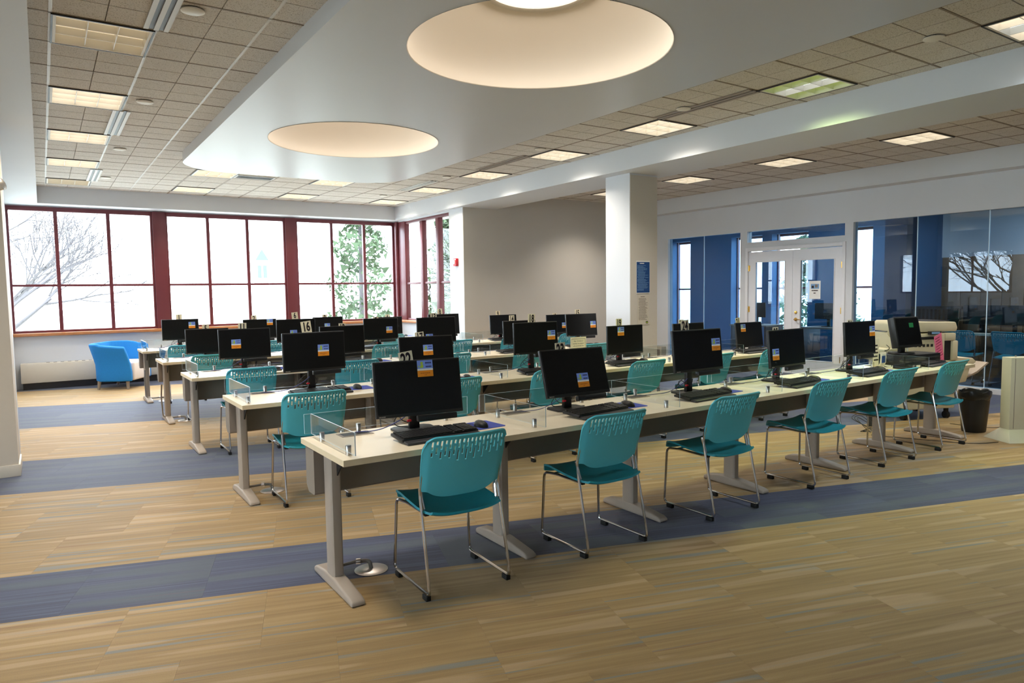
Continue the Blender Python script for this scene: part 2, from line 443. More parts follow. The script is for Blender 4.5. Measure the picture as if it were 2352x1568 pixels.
# side return of the window bay
wr = MB(); wr.box(6.32, 6.60, 10.95, 11.46, 0, 3.85)
struct(wr.build('wall_bay', WALL))
ws = MB(); ws.box(6.36, 6.60, 11.46, 13.87, 0, 0.86); ws.box(6.36, 6.6, 11.46, 14.1, 2.97, 3.85); struct(ws.build('wall_bay_side', WALL))
struct(sbox('trim_7', WOODT, 6.30, 6.50, 11.46, 13.8, 0.865, 0.915, bev=0.004))
struct(sbox('wall_grey', WALLG, 6.60, 10.9, 10.95, 11.15, 0, 3.85))
struct(sbox('wall_grey_face', WALLG, 6.325, 6.60, 10.943, 10.95, 0, 3.0))
# left pier and left wall with high windows
wl = MB(); wl.box(-1.1, -0.238, 7.16, 7.62, 0, 3.0)
pier = struct(wl.build('wall_pier', mat('beige pier paint', (204, 190, 172), 0.6, bump=0.08, bscale=300)))
pb = MB(); pb.box(-1.11, -0.225, 7.147, 7.62, 0, 0.10); struct(pb.build('baseboard_pier', BASEM, bev=0.003))
wl = MB(); wl.box(-0.60, -0.42, 7.62, 14.1, 0, 1.25); wl.box(-0.60, -0.42, 7.62, 14.1, 2.4, 3.85)
wl.box(-0.60, -0.42, 7.62, 8.2, 1.25, 2.4); wl.box(-0.60, -0.42, 11.2, 14.1, 1.25, 2.4)
struct(wl.build('wall_left', WALL))
wl = MB(); wl.box(-6.2, -0.238, 7.62, 7.8, 0, 3.85); struct(wl.build('wall_left_back', WALL))
wl = MB()
wl.box(-6.35, -6.2, -4, 7.8, 0, 0.9); wl.box(-6.35, -6.2, -4, 7.8, 2.6, 3.85)
for a, c in ((-4, -2.5), (0, 1), (3.5, 4.2), (6.8, 7.8)): wl.box(-6.35, -6.2, a, c, 0.9, 2.6)
struct(wl.build('wall_far_left', WALL))
struct(sbox('wall_front', WALL, -6.35, 10.9, -4.2, -4.0, 0, 3.95))
# column under the beam
struct(sbox('wall_column', WALL, 6.40, 6.90, 6.75, 7.215, 0.0, 3.0))
b = MB(); b.box(6.405, 6.895, 6.744, 6.75, 0, 2.98); struct(b.build('wall_column_face', WALLG))
b = MB(); b.box(6.39, 6.91, 6.736, 7.225, 0, 0.10); struct(b.build('baseboard_column', BASEM, bev=0.003))

# ---------------- windows of the back wall
def mullion(root, name, x0, x1, y0, y1, z0, z1, m=MAROON, bev=0.004): return sbox(name, m, x0, x1, y0, y1, z0, z1, root, bev)
def window(idx, x0, x1, mids):
    r = bpy.data.objects.new('window_%d' % idx, None); COL.objects.link(r); r['kind'] = 'structure'
    yz = (13.93, 14.0)
    mullion(r, 'window_frame', x0, x1, *yz, 2.915, 2.985); mullion(r, 'window_frame', x0, x1, *yz, 0.915, 0.955)
    mullion(r, 'window_frame', x0, x0+0.035, *yz, 0.955, 2.915); mullion(r, 'window_frame', x1-0.035, x1, *yz, 0.955, 2.915)
    xs = [x0+0.035] + [v for q in mids for v in (q-0.028, q+0.028)] + [x1-0.035]
    for q in mids: mullion(r, 'mullion', q-0.028, q+0.028, *yz, 0.955, 2.915)
    for k in range(0, len(xs), 2):
        mullion(r, 'transom', xs[k], xs[k+1], *yz, 1.675, 1.715)
        for z0, z1 in ((0.955, 1.675), (1.715, 2.915)):
            b = MB(); b.box(xs[k], xs[k+1], 13.962, 13.968, z0, z1); b.build('pane', GLASS, r)
window(1, -0.42, 1.69, (0.25, 1.01)); window(2, 1.90, 4.02, (2.61, 3.31)); window(3, 4.23, 6.33, (4.96, 5.66))
struct(sbox('trim_8', MAROON, 1.69, 1.90, 13.90, 14.02, 0.915, 2.985, bev=0.006))
struct(sbox('trim_9', MAROON, 4.02, 4.23, 13.90, 14.02, 0.915, 2.985, bev=0.006))
b = MB(); b.box(6.33, 6.50, 13.82, 14.02, 0.915, 2.985); b.box(6.36, 6.47, 13.45, 13.82, 0.915, 2.985); b.lathe([(0.035, 0.915), (0.035, 2.985)], (6.34, 13.80, 0), 12)
struct(b.build('trim_10', MAROON, bev=0.006))
r = bpy.data.objects.new('window_4', None); COL.objects.link(r); r['kind'] = 'structure'
b = MB(); b.box(6.38, 6.46, 11.46, 13.45, 2.915, 2.985); b.box(6.38, 6.46, 11.46, 13.45, 0.915, 0.955); b.build('window_frame', MAROON, r, bev=0.004)
for y in (12.70, 12.02): mullion(r, 'mullion', 6.36, 6.46, y-0.06, y+0.06, 0.955, 2.915)
for a, c in ((11.46, 11.96), (12.08, 12.64), (12.76, 13.45)):
    mullion(r, 'transom', 6.38, 6.45, a, c, 1.66, 1.70)
    for z0, z1 in ((0.955, 1.66), (1.70, 2.915)):
        b = MB(); b.box(6.41, 6.416, a, c, z0, z1); b.build('pane', GLASS, r)
r = bpy.data.objects.new('window_5', None); COL.objects.link(r); r['kind'] = 'structure'
for a, c in ((8.2, 9.2), (9.2, 10.2), (10.2, 11.2)):
    b = MB(); b.box(-0.53, -0.49, a, a+0.04, 1.25, 2.4); b.box(-0.53, -0.49, a+0.04, c, 1.25, 1.29); b.build('window_frame', MAROON, r, bev=0.003)
    b = MB(); b.box(-0.512, -0.506, a+0.04, c, 1.29, 2.4); b.build('pane', GLASS, r)
r = bpy.data.objects.new('window_6', None); COL.objects.link(r); r['kind'] = 'structure'  # unseen far-left windows, added to bring daylight onto the chair backs
for a, c in ((-2.5, 0), (1, 3.5), (4.2, 6.8)):
    b = MB(); b.box(-6.30, -6.24, a, a+0.05, 0.9, 2.6); b.box(-6.30, -6.24, c-0.05, c, 0.9, 2.6); b.box(-6.3, -6.24, a+0.05, c-0.05, 1.68, 1.72); b.build('window_frame', MAROON, r)
    b = MB(); b.box(-6.275, -6.269, a+0.05, c-0.05, 0.9, 1.68); b.box(-6.275, -6.269, a+0.05, c-0.05, 1.72, 2.6); b.build('pane', GLASS, r)
# ---------------- glass partition wall on the right
XR = 10.67
TOPZ = 2.50
g = MB()
g.box(XR, XR+0.13, -4.0, 10.95, TOPZ, 3.85)
g.box(XR, XR+0.13, 10.13, 10.95, 0, TOPZ)
g.box(XR, XR+0.13, 8.20, 8.35, 0, TOPZ)
g.box(XR, XR+0.13, 6.20, 6.34, 0, TOPZ)
g.box(XR, XR+0.13, 6.34, 8.20, 2.20, 2.305)
g.box(XR, XR+0.13, 8.35, 10.13, 0, 0.07); g.box(XR, XR+0.13, -4.0, 6.20, 0, 0.07)
wr_ = struct(g.build('wall_right', WALL))
def panes(ys, z0, z1, idx):
    r = bpy.data.objects.new('window_%d' % idx, None); COL.objects.link(r); r['kind'] = 'structure'
    for a, c in zip(ys[:-1], ys[1:]):
        b = MB(); b.box(XR+0.055, XR+0.065, a+0.002, c-0.002, z0, z1); b.build('pane', TINT, r)
    for a in ys[1:-1]:
        b = MB(); b.box(XR+0.05, XR+0.07, a-0.004, a+0.004, z0, z1); b.build('pane_edge', EDGEG, r)
panes([8.35, 9.24, 10.13], 0.07, TOPZ, 7)
panes([-1.5, -0.4, 0.5, 1.45, 2.4, 3.36, 4.31, 5.25, 6.20], 0.07, TOPZ, 8)
panes([6.34, 8.20], 2.305, TOPZ, 9)
# double door
def door(idx, y0, y1, handle_side):
    r = bpy.data.objects.new('door_%d' % idx, None); COL.objects.link(r); r['kind'] = 'structure'
    x0, x1 = XR+0.015, XR+0.055; g0, g1 = y0+0.15, y1-0.15
    b = MB(); b.box(x0, x1, y0, g0, 0.01, 2.13); b.box(x0, x1, g1, y1, 0.01, 2.13); b.box(x0, x1, g0, g1, 0.01, 0.26); b.box(x0, x1, g0, g1, 1.94, 2.13)
    b.build('door_leaf', DOORW, r)
    b = MB()
    for (a, c, d, e) in ((g0-0.012, g0, 0.25, 1.95), (g1, g1+0.012, 0.25, 1.95), (g0, g1, 0.248, 0.26), (g0, g1, 1.94, 1.952)): b.box(x0-0.008, x0, a, c, d, e)
    b.build('glazing_bead', DOORW, r)
    b = MB(); b.box(x0+0.015, x0+0.021, g0, g1, 0.26, 1.94); b.build('pane', TINT, r)
    hy = y1 if handle_side < 0 else y0
    for z in (0.30, 1.10, 1.84):
        b = MB(); b.tube([(x0-0.006, hy, z-0.055), (x0-0.006, hy, z+0.055)], 0.009, 8); b.box(x0-0.004, x0-0.001, hy-0.03, hy+0.03, z-0.05, z+0.05); b.build('hinge', BRASS, r)
    return r
d1 = door(1, 7.278, 8.17, -1); d2 = door(2, 6.37, 7.272, 1)
b = MB(); b.box(XR-0.018, XR+0.08, 8.17, 8.225, 0, 2.205); b.box(XR-0.018, XR+0.08, 6.315, 6.37, 0, 2.205); b.box(XR-0.018, XR+0.08, 6.37, 8.17, 2.14, 2.205)
struct(b.build('trim_11', DOORW, bev=0.004))
xh = XR+0.012
b = MB(); b.lathe([(0.0, 0), (0.03, 0), (0.028, 0.01), (0.012, 0.014), (0.01, 0.05)], n=16)
b.v = [(xh-z, 7.20+x, 0.94+y) for x, y, z in b.v]; b.tube([(xh-0.045, 7.20, 0.94), (xh-0.05, 7.15, 0.945), (xh-0.045, 7.07, 0.935)], [0.010, 0.009, 0.006], 8)
b.build('door_handle', BRASS, d2, smooth=True)
b = MB(); b.lathe([(0.0, 0.0), (0.026, 0), (0.024, 0.012), (0.0, 0.014)], n=16); b.v = [(xh-z, 7.20+x, 1.06+y) for x, y, z in b.v]; b.build('deadbolt', BRASS, d2, smooth=True)
# papers on the door
def strokes(mb, x0, x1, z0, z1, rows, m, M4, depth=0.0006, y=-0.0012, fill=0.75, gap=0.45, seed=1):
    rr = random.Random(seed); h = (z1-z0)/rows
    for k in range(rows):
        za = z1-h*(k+1)+h*gap/2; x = x0+ (0 if rr.random() < 0.7 else (x1-x0)*0.06); xe = x1-(x1-x0)*rr.random()*(1-fill)*1.6
        while x < xe:
            w = (x1-x0)*(0.05+0.12*rr.random()); w = min(w, xe-x)
            mb.box(x, x+w, y, y+depth, za, za+h*(1-gap), m, M4); x += w+(x1-x0)*0.02
def sheet(name, label, cat, w, h, M4, mats, draw, group=None, th=0.0012):
    mb = MB(); mb.box(-w/2, w/2, -0.0006, th-0.0006, -h/2, h/2, 0)
    draw(mb)
    mb.v = [tuple(M4 @ Vector(p)) for p in mb.v]
    # origin at the sheet
    c = M4.translation; mb.v = [(p[0]-c.x, p[1]-c.y, p[2]-c.z) for p in mb.v]
    o = mb.build(name, mats); o.location = c
    return tag(o, label, cat, group)
def Mxf(x, y, z, rz=0, rx=0, ry=0): return Matrix.Translation((x, y, z)) @ Matrix.Rotation(rz, 4, 'Z') @ Matrix.Rotation(rx, 4, 'X') @ Matrix.Rotation(ry, 4, 'Y')
def dr_door(mb):
    mb.box(-0.075, 0.075, -0.0014, -0.0006, 0.02, 0.10, 1); mb.box(-0.06, -0.02, -0.0018, -0.0014, 0.03, 0.07, 2)
    mb.box(0.0, 0.05, -0.0018, -0.0014, 0.04, 0.09, 3)
    strokes(mb, -0.06, 0.06, -0.025, 0.005, 1, 2, None, y=-0.0014, gap=0.4, seed=4); strokes(mb, -0.025, 0.03, -0.065, -0.04, 1, 2, None, y=-0.0014, gap=0.4, seed=5)
sheet('notice', 'white printed notice with a picture taped to the right glass door leaf', 'notice', 0.20, 0.30, Mxf(XR+0.026, 6.86, 1.44, -PI/2), [WHT, LTX, INK, GTX], dr_door)

# ---------------- room behind the glass
XF = 13.0
struct(sbox('floor_study', mat('grey blue study carpet', (96, 104, 116), 0.95, noise=0.1, nscale=30, bump=0.2), 10.67, 13.4, -4, 13.0, -0.06, -0.002))
struct(sbox('ceiling_study', mat('study ceiling', (120, 128, 138), 0.8), 10.8, 13.4, -4, 13.0, 2.85, 2.95))
WN = [(11.62, 12.22), (9.60, 10.42), (8.50, 9.36), (7.17, 7.72)]
g = MB(); g.box(XF, XF+0.3, -4, 13.0, 0, 0.38); g.box(XF, XF+0.3, -4, 13.0, 2.62, 2.95)
ys = [13.0] + [v for a, c in WN for v in (c, a)] + [-4.0]
for k in range(0, len(ys), 2): g.box(XF, XF+0.3, ys[k+1], ys[k], 0.38, 2.62)
struct(g.build('wall_study_far', WALLB))
struct(sbox('wall_study_back', WALLB, 10.8, 13.3, 12.8, 13.0, 0, 2.95)); struct(sbox('wall_study_front', WALL, 10.8, 13.3, -4.2, -4.0, 0, 2.95))
struct(sbox('wall_study_column', WALLDB, 12.02, 12.34, 6.05, 6.42, 0, 2.85))
struct(sbox('wall_study_upper', WALL, 12.9, 13.0, -4.0, 5.9, 1.96, 2.85))
for k, (a, c) in enumerate(WN):
    r = bpy.data.objects.new('window_%d' % (10+k), None); COL.objects.link(r); r['kind'] = 'structure'
    b = MB(); xx = (XF+0.20, XF+0.25); b.box(*xx, a, a+0.05, 0.38, 2.62); b.box(*xx, c-0.02, c, 0.38, 2.62); b.box(*xx, a+0.05, c-0.02, 0.38, 0.43); b.box(*xx, a+0.05, c-0.05, 2.57, 2.62); b.box(*xx, a+0.05, c-0.05, 1.45, 1.49)
    if c-a > 0.8: b.box(*xx, (a+c)/2-0.02, (a+c)/2+0.02, 0.43, 1.45)
    b.build('window_frame', MAROON, r)
    b = MB(); b.box(XF+0.22, XF+0.226, a+0.05, c-0.02, 0.43, 1.45); b.box(XF+0.22, XF+0.226, a+0.05, c-0.02, 1.49, 2.57); b.build('pane', GLASS, r)

# ---------------- heater along the back wall
h = thing('baseboard_heater', 'long beige baseboard heater under the back windows', 'heater', (3.0, 13.78, 0))
b = MB(); b.box(-3.35, 3.2, -0.09, 0.08, 0.11, 0.43); b.build('heater_cover', HEAT, h, bev=0.008)
b = MB(); b.box(-3.33, 3.18, -0.04, 0.08, 0.0, 0.11); b.build('plinth', DKG, h)
b = MB()
for k in range(60): b.box(-3.0+k*0.1, -2.95+k*0.1, -0.05, -0.02, 0.43, 0.434)
b.build('outlet_grille', DKG, h)

# ================================================================== CEILING FITTINGS
def troffer(lens, strip=None, label='', loc=(0,0), energy=TROFFER_W, color=(1, .90, .76), px=PX, py=PY):
    t = thing('ceiling_light', label, 'ceiling light', (loc[0]+px/2, loc[1]+py/2, 3.268), 0, 'square recessed ceiling lights')
    w, d = px/2-0.014, py/2-0.014
    b = MB()
    for (x0, x1, y0, y1) in ((-w, w, -d, -d+0.018), (-w, w, d-0.018, d), (-w, -w+0.018, -d+0.018, d-0.018), (w-0.018, w, -d+0.018, d-0.018)): b.box(x0, x1, y0, y1, -0.006, 0.09)
    b.build('housing', HOUS, t)
    b = MB(); q = 0.012
    for (x0, x1, y0, y1) in ((-w-q, w+q, -d-q, -d), (-w-q, w+q, d, d+q), (-w-q, -w, -d, d), (w, w+q, -d, d)): b.box(x0, x1, y0, y1, -0.008, 0.006)
    b.build('trim_ring', DKG, t)
    b = MB(); b.box(-w+0.018, w-0.018, -d+0.018, d-0.018, 0.055, 0.065, 0)
    if strip: b.box(-0.07, 0.09, -d+0.02, d-0.02, 0.050, 0.054, 1)
    b.build('lamp_panel', [lens, strip or lens], t)
    b = MB(); w2, d2 = w-0.018, d-0.018
    for k in (-1, 1):
        b.box(-w2, w2, k*d2/3-0.003, k*d2/3+0.003, 0.0, 0.05); b.box(k*w2/3-0.003, k*w2/3+0.003, -d2, d2, 0.0, 0.05)
    b.build('louver', LOUV, t)
    la = bpy.data.lights.new('lamp', 'AREA'); la.shape = 'SQUARE'; la.size = 0.46; la.energy = energy; la.color = color; la.spread = math.radians(116)
    lo = bpy.data.objects.new('lamp', la); COL.objects.link(lo); lo.parent = t; lo.location = (0, 0, -0.012)
    return t
ORD = ['nearest', 'second nearest', 'third nearest', 'fourth', 'farthest']
lbl = {}
for j, nme in ((-2, 'nearest'), (-1, 'second'), (0, 'third'), (1, 'fourth'), (2, 'last')):
    lbl[(0, j)] = 'square ceiling light, %s of five along the left side of the room' % nme
lbl[(1, 1)] = 'square ceiling light at the left end, just beyond the curved white soffit'; lbl[(2, 1)] = 'square ceiling light right of centre, just beyond the curved white soffit'
lbl[(1, 2)] = 'square ceiling light near the back windows, second from left'; lbl[(2, 2)] = 'square ceiling light near the back windows, third from left'
for j, nme in ((-4, 'nearest, cut by the right edge of the photo'), (-3, 'second, tinted green'), (-2, 'third'), (-1, 'fourth'), (0, 'fifth'), (1, 'sixth'), (2, 'last, by the window corner')):
    lbl[(3, j)] = 'square ceiling light of the right-hand strip, %s' % nme
protoW = None
lbl[(0, -3)] = 'added unseen ceiling light extending the left row, for front light'  # extra light added out of view, brightens surfaces facing the camera
for (i, j) in sorted(lbl):
    loc = (XL+3*PX*i, Y0+3*PY*j)
    if (i, j) == (3, -3): troffer(GLOWG, GLOWN, lbl[(i, j)], loc, energy=TROFFER_W, color=(0.72, 0.9, 0.35))
    elif (i, j) == (3, -4): troffer(GLOWW, GLOWN, lbl[(i, j)], loc, energy=TROFFER_W*1.1, color=(0.85, 0.97, 1.0))
    elif i == 0 and j in (-2, 2): troffer(GLOWD, None, lbl[(i, j)], loc, energy=TROFFER_W*0.6)
    else:
        if protoW is None: protoW = troffer(GLOWW, None, lbl[(i, j)], loc); reg(protoW)
        else: dup(protoW, (loc[0]+PX/2, loc[1]+PY/2, 3.268), 0, lbl[(i, j)])
pr2 = None
for (x, y), nme in zip(L_RZ, ('second nearest', 'third', 'fourth', 'farthest, half hidden behind the column', 'nearest')):
    L = 'square ceiling light in the strip beside the glass wall, %s' % nme
    if pr2 is None: pr2 = troffer(GLOWW, None, L, (x, y), px=0.6); reg(pr2)
    else: dup(pr2, (x+0.3, y+PY/2, 3.268), 0, L)

# linear air diffusers
def slot(x, y0, y1, label, m=RAIL):
    t = thing('air_diffuser', label, 'air vent', (x, (y0+y1)/2, 3.27), 0, 'linear air diffusers'); L = (y1-y0)/2
    b = MB(); b.box(-0.075, -0.045, -L, L, -0.012, -0.002); b.box(0.045, 0.075, -L, L, -0.012, -0.002); b.box(-0.015, 0.015, -L, L, -0.014, -0.002); b.build('flange', m, t)
    b = MB(); b.box(-0.045, -0.015, -L, L, -0.006, -0.003); b.box(0.015, 0.045, -L, L, -0.006, -0.003); b.build('slot', DKG, t)
slot(0.72, 4.08, 5.26, 'linear air diffuser at the upper left, nearest of three'); slot(0.725, 7.70, 8.88, 'linear air diffuser on the left side, middle of three'); slot(0.725, 11.4, 12.55, 'linear air diffuser on the left side, farthest of three')
slot(5.42, 4.10, 5.28, 'dark linear air diffuser in right-hand ceiling strip, nearest of three', TAUPE); slot(5.40, 7.62, 8.82, 'linear air diffuser in right-hand ceiling strip, middle of three', TAUPE); slot(5.30, 10.06, 11.25, 'linear air diffuser in right-hand ceiling strip, farthest of three')
t = thing('return_grille', 'grey return air grille beyond the curved soffit', 'air vent', (2.78, 11.1, 3.27))
b = MB(); b.box(-0.28, 0.28, -0.14, -0.12, -0.008, 0); b.box(-0.28, 0.28, 0.12, 0.14, -0.008, 0); b.box(-0.28, -0.26, -0.12, 0.12, -0.008, 0); b.box(0.26, 0.28, -0.12, 0.12, -0.008, 0); b.build('frame', RAIL, t)
b = MB()
for k in range(7): b.box(-0.26, 0.26, -0.11+k*0.034, -0.10+k*0.034, -0.006, 0.004)
b.build('slat', DKG, t)
# speakers
sp0 = None
for (x, y), L in zip([(0.87, 4.80), (0.87, 7.24), (0.87, 9.69), (0.88, 12.1), (5.40, 2.57), (5.34, 4.87), (5.28, 7.17), (5.28, 9.62), (5.27, 12.0)],
    ['left ceiling, nearest', 'left ceiling, second', 'left ceiling, third', 'left ceiling, farthest', 'right ceiling strip, nearest', 'right ceiling strip, second', 'right ceiling strip, third', 'right ceiling strip, fourth', 'right ceiling strip, farthest']):
    L = 'small round ceiling sprinkler cover, ' + L
    if sp0 is None:
        sp0 = thing('sprinkler_cover', L, 'sprinkler', (x, y, 3.27), 0, 'round ceiling discs')
        b = MB(); b.lathe([(0.0, -0.018), (0.055, -0.018), (0.07, -0.012), (0.07, -0.006)], n=24); b.build('cover', HOUS, sp0, smooth=True)
        b = MB(); b.lathe([(0.062, -0.006), (0.062, 0.0)], n=24); b.build('gap_ring', DKG, sp0); reg(sp0)
    else: dup(sp0, (x, y, 3.27), 0, L)
# skylight domes
for k, (cx, cy) in enumerate(SKY):
    t = thing('skylight', ('large round domed skylight well nearest the camera', 'smaller looking round domed skylight well farther back')[k], 'skylight', (cx, cy, 3.15))
    b = MB(); prof = [(0.905, -0.004), (0.90, 0.0)]
    for q in range(1, 15):
        a = q/14; prof.append((0.90-0.50*a**1.55, 0.42*a**0.8))
    b.lathe(prof, n=72); b.build('dome', DOMEM, t, smooth=True)
    b = MB(); b.lathe([(0.40, 0.42), (0.40, 0.405), (0.37, 0.405), (0.355, 0.415), (0.355, 0.43)], n=48); b.build('lens_ring', BASEM, t, smooth=True)
    b = MB(); b.lathe([(0.0, 0.455), (0.2, 0.45), (0.358, 0.43)], n=48); b.build('lens', GLOWS, t, smooth=True)
    la = bpy.data.lights.new('skylight_lamp', 'AREA'); la.shape = 'DISK'; la.size = 0.68; la.energy = DOME_W; la.color = (1, 0.90, 0.79)
    lo = bpy.data.objects.new('skylight_lamp', la); COL.objects.link(lo); lo.parent = t; lo.location = (0, 0, 0.40)

# ================================================================== FURNITURE
TH = 0.735
FRONT = {1: 3.06, 2: 5.02, 3: 6.98, 4: 8.85, 5: 10.80}
X0, PIT, DEP = 1.11, 1.05, 0.64
ROWNAME = {1: 'front row', 2: 'second row', 3: 'third row', 4: 'fourth row', 5: 'window row'}
NTH = ['first', 'second', 'third', 'fourth', 'fifth', 'sixth']
STN = {}
for r_, (a, c) in {1: (22, 27), 2: (16, 21), 3: (11, 15), 4: (5, 10), 5: (1, 4)}.items():
    for k, n in enumerate(range(a, c+1)): STN[n] = (r_, k)
def where(n):
    r_, k = STN[n]; return '%s from left in the %s' % (NTH[k], ROWNAME[r_])

# ---------------- desk
def leg_parts(t, x):
    b = MB(); pts = []
    for q in range(16):
        a = 2*PI*q/16; pts.append((x+0.031*math.copysign(abs(math.cos(a))**0.45, math.cos(a)), 0.375+0.054*math.copysign(abs(math.sin(a))**0.45, math.sin(a))))
    b.prism(pts, 0.05, 0.69, 'z'); b.box(x-0.045, x+0.045, 0.12, 0.56, 0.688, 0.705)
    b.build('leg', TAUPE, t, smooth=True)
    b = MB()
    prof = [(0.06, 0.0), (0.06, 0.022), (0.09, 0.034), (0.30, 0.062), (0.46, 0.062), (0.58, 0.045), (0.615, 0.03), (0.615, 0.0)]
    b.prism(prof, x-0.037, x+0.037, 'x'); b.build('foot', TAUPE, t, bev=0.012, seg=3)
    b = MB(); b.prism([(0.325, 0.70), (0.20, 0.70), (0.325, 0.58)], x+0.005, x+0.012, 'x'); b.build('bracket', BLK, t)
def desk(label, first=False, last=False):
    t = thing('computer_desk', label, 'desk', (0, 0, 0), 0, 'computer desks in five rows')
    b = MB(); b.box(0.0005, PIT-0.0005, 0, DEP, 0.705, TH-0.0015, 1); b.box(0.0005, PIT-0.0005, 0, DEP, TH-0.0015, TH, 0)
    b.build('tabletop', [TOPM, EDGE], t)
    b = MB(); prof = [(0.445, 0.70), (0.445, 0.475), (0.455, 0.465), (0.54, 0.465), (0.575, 0.50), (0.575, 0.70)]
    b.prism(prof, 0.004 if first else 0.0, PIT, 'x'); b.build('modesty_panel', TAUPED, t)
    b = MB(); b.box(0.18, 0.36, 0.50, 0.60, TH, TH+0.003, 0); b.box(0.195, 0.345, 0.515, 0.585, TH+0.003, TH+0.004, 1); b.build('cable_grommet', [TAUPE, BLK], t)
    leg_parts(t, 0.075 if first else 0.045)
    if last: leg_parts(t, PIT-0.05)
    reg(t); return t
protos = {}
for n in sorted(STN):
    r_, k = STN[n]; last = (n in (27, 21, 15, 10, 4)); kind = 'f' if k == 0 else 'l' if last else 'm'
    L = 'cream topped desk section, ' + where(n)
    loc = (X0+PIT*k, FRONT[r_], 0)
    if kind not in protos:
        protos[kind] = desk(L, kind == 'f', kind == 'l'); protos[kind].location = loc
    else: dup(protos[kind], loc, 0, L)

# ---------------- acrylic divider
def divider(label, first):
    t = thing('acrylic_divider', label, 'divider', (0, 0, TH), 0, 'low clear acrylic desk dividers')
    xs = 0.045 if first else 0.085
    def pane(name, x0, x1, y0, y1, z0, z1, ax):
        b = MB(); b.box(x0, x1, y0, y1, z0, z1)
        for i, f in enumerate(b.f):
            pass
        # order of faces: bottom, top, -y, +x, +y, -x
        b.m = [1, 1, 0 if ax == 'x' else 1, 1 if ax == 'x' else 0, 0 if ax == 'x' else 1, 1 if ax == 'x' else 0]
        b.build(name, [ACRY, EDGEG], t)
    pane('back_panel', xs-0.03, 1.02, DEP-0.024, DEP-0.019, 0.022, 0.127, 'x')
    pane('side_panel', xs, xs+0.005, -0.03, DEP-0.035, 0.022, 0.130, 'y')
    for (x, y) in ((xs+0.018, 0.10), (xs+0.018, 0.48), (0.31, DEP-0.040), (0.86, DEP-0.040)):
        b = MB(); b.lathe([(0.0, 0.0), (0.0135, 0.0), (0.0135, 0.046), (0.012, 0.048), (0.0, 0.048)], (x, y, 0), 16)
        b.build('post', STEEL, t, smooth=True)
    reg(t); return t
dp = {}
for n in sorted(STN):
    r_, k = STN[n]; first = k == 0; L = 'low clear acrylic divider on desk, ' + where(n); loc = (X0+PIT*k, FRONT[r_], TH)
    if first not in dp: dp[first] = divider(L, first); dp[first].location = loc
    else: dup(dp[first], loc, 0, L)

# ---------------- monitors
MON = {  # n: x, z centre, yaw, tilt, (card x, card top z, roll), sticker (u, v)
 1: (1.65, 1.003, 4, 3, (1.648, 1.223, 0), (0.81, 0.30)), 2: (2.78, 0.965, 0, 3, (2.707, 1.176, 2), (0.80, 0.17)), 3: (3.86, 0.965, 0, 3, (3.83, 1.155, 0), (0.47, 0.5)), 4: (4.93, 0.93, 0, 3, (4.932, 1.12, 0), None),
 5: (1.65, 0.942, 3, 5, (1.648, 1.138, 0), (0.88, 0.42)), 6: (2.74, 1.021, -2, 1, (2.74, 1.259, 5), (0.43, 0.62)), 7: (3.93, 0.992, -4, 3, (3.878, 1.162, 0), (0.74, 0.55)), 8: (4.93, 1.020, -2, 5, (4.894, 1.247, 6), None),
 9: (5.98, 0.975, 1, 5, (5.92, 1.186, 0), None), 10: (7.07, 0.945, 0, 4, (7.037, 1.118, 0), (0.72, 0.6)),
 11: (1.68, 1.008, -2, 3, (1.674, 1.214, -1), (0.33, 0.5)), 12: (2.70, 0.995, 0, 3, (2.724, 1.17, -2), None), 13: (3.86, 1.053, -3, 4, (3.853, 1.248, 0), (0.30, 0.8)), 14: (5.05, 0.969, 0, 3, (4.97, 1.187, 0), None), 15: (6.08, 1.024, -5, 6, (6.057, 1.232, 2), (0.87, 0.5)),
 16: (1.75, 1.050, 2, 2, (1.706, 1.286, 7), (0.64, 0.48)), 17: (2.74, 0.972, -4, 8, (2.702, 1.155, 6), (0.52, 0.40)), 18: (3.90, 1.049, -2, 2, (3.891, 1.277, -2), (0.85, 0.43)), 19: (5.05, 0.973, 0, 2, (5.016, 1.192, 0), (0.37, 0.20)), 20: (6.02, 0.960, 0, 4, (5.967, 1.149, -3), None), 21: (7.08, 0.930, 1, 7, (6.944, 1.135, 10), (0.27, 0.22)),
 22: (1.69, 0.984, -6, 9, (1.642, 1.177, 8), (0.585, 0.165)), 23: (2.78, 0.985, -1, 16, (2.731, 1.168, 3), (0.59, 0.69)), 24: (3.92, 1.054, -1, 6, (3.856, 1.273, 3), (0.87, 0.39)), 25: (4.97, 1.010, 3, 5, (4.91, 1.178, 0), (0.155, 0.64)), 26: (6.04, 1.034, 1, 3, (5.977, 1.20, 0), (0.89, 0.31)), 27: (6.86, 1.035, -10, 12, None, None)}
MY = {1: 3.43, 2: 5.40, 3: 7.35, 4: 9.15, 5: 11.15}
MW, MH = 0.50, 0.302
def mesh_of(mb, name, mats, bev=0.0, seg=2, smooth=False):
    o = mb.build(name, mats, bev=bev, seg=seg, smooth=smooth); me = o.data; bpy.data.objects.remove(o); return me
b = MB(); b.box(-MW/2, MW/2, -0.008, 0.014, -MH/2, MH/2); b.box(-0.16, 0.16, 0.014, 0.034, -0.10, 0.10); ME_case = mesh_of(b, 'monitor_case', BLK, bev=0.004)
b = MB(); b.box(-MW/2+0.009, MW/2-0.009, -0.0092, -0.0078, -MH/2+0.018, MH/2-0.009); ME_scr = mesh_of(b, 'screen', SCR)
b = MB(); b.box(-0.02, 0.21, -0.014, 0.022, -MH/2-0.034, -MH/2-0.001); ME_bar = mesh_of(b, 'speaker_bar', BLK, bev=0.006)
b = MB(); strokes_rr = [(-0.235, -0.222), (-0.220, -0.214), (-0.212, -0.200)]
for a, c in strokes_rr: b.box(a, c, -0.0098, -0.0078, -MH/2+0.005, -MH/2+0.011)
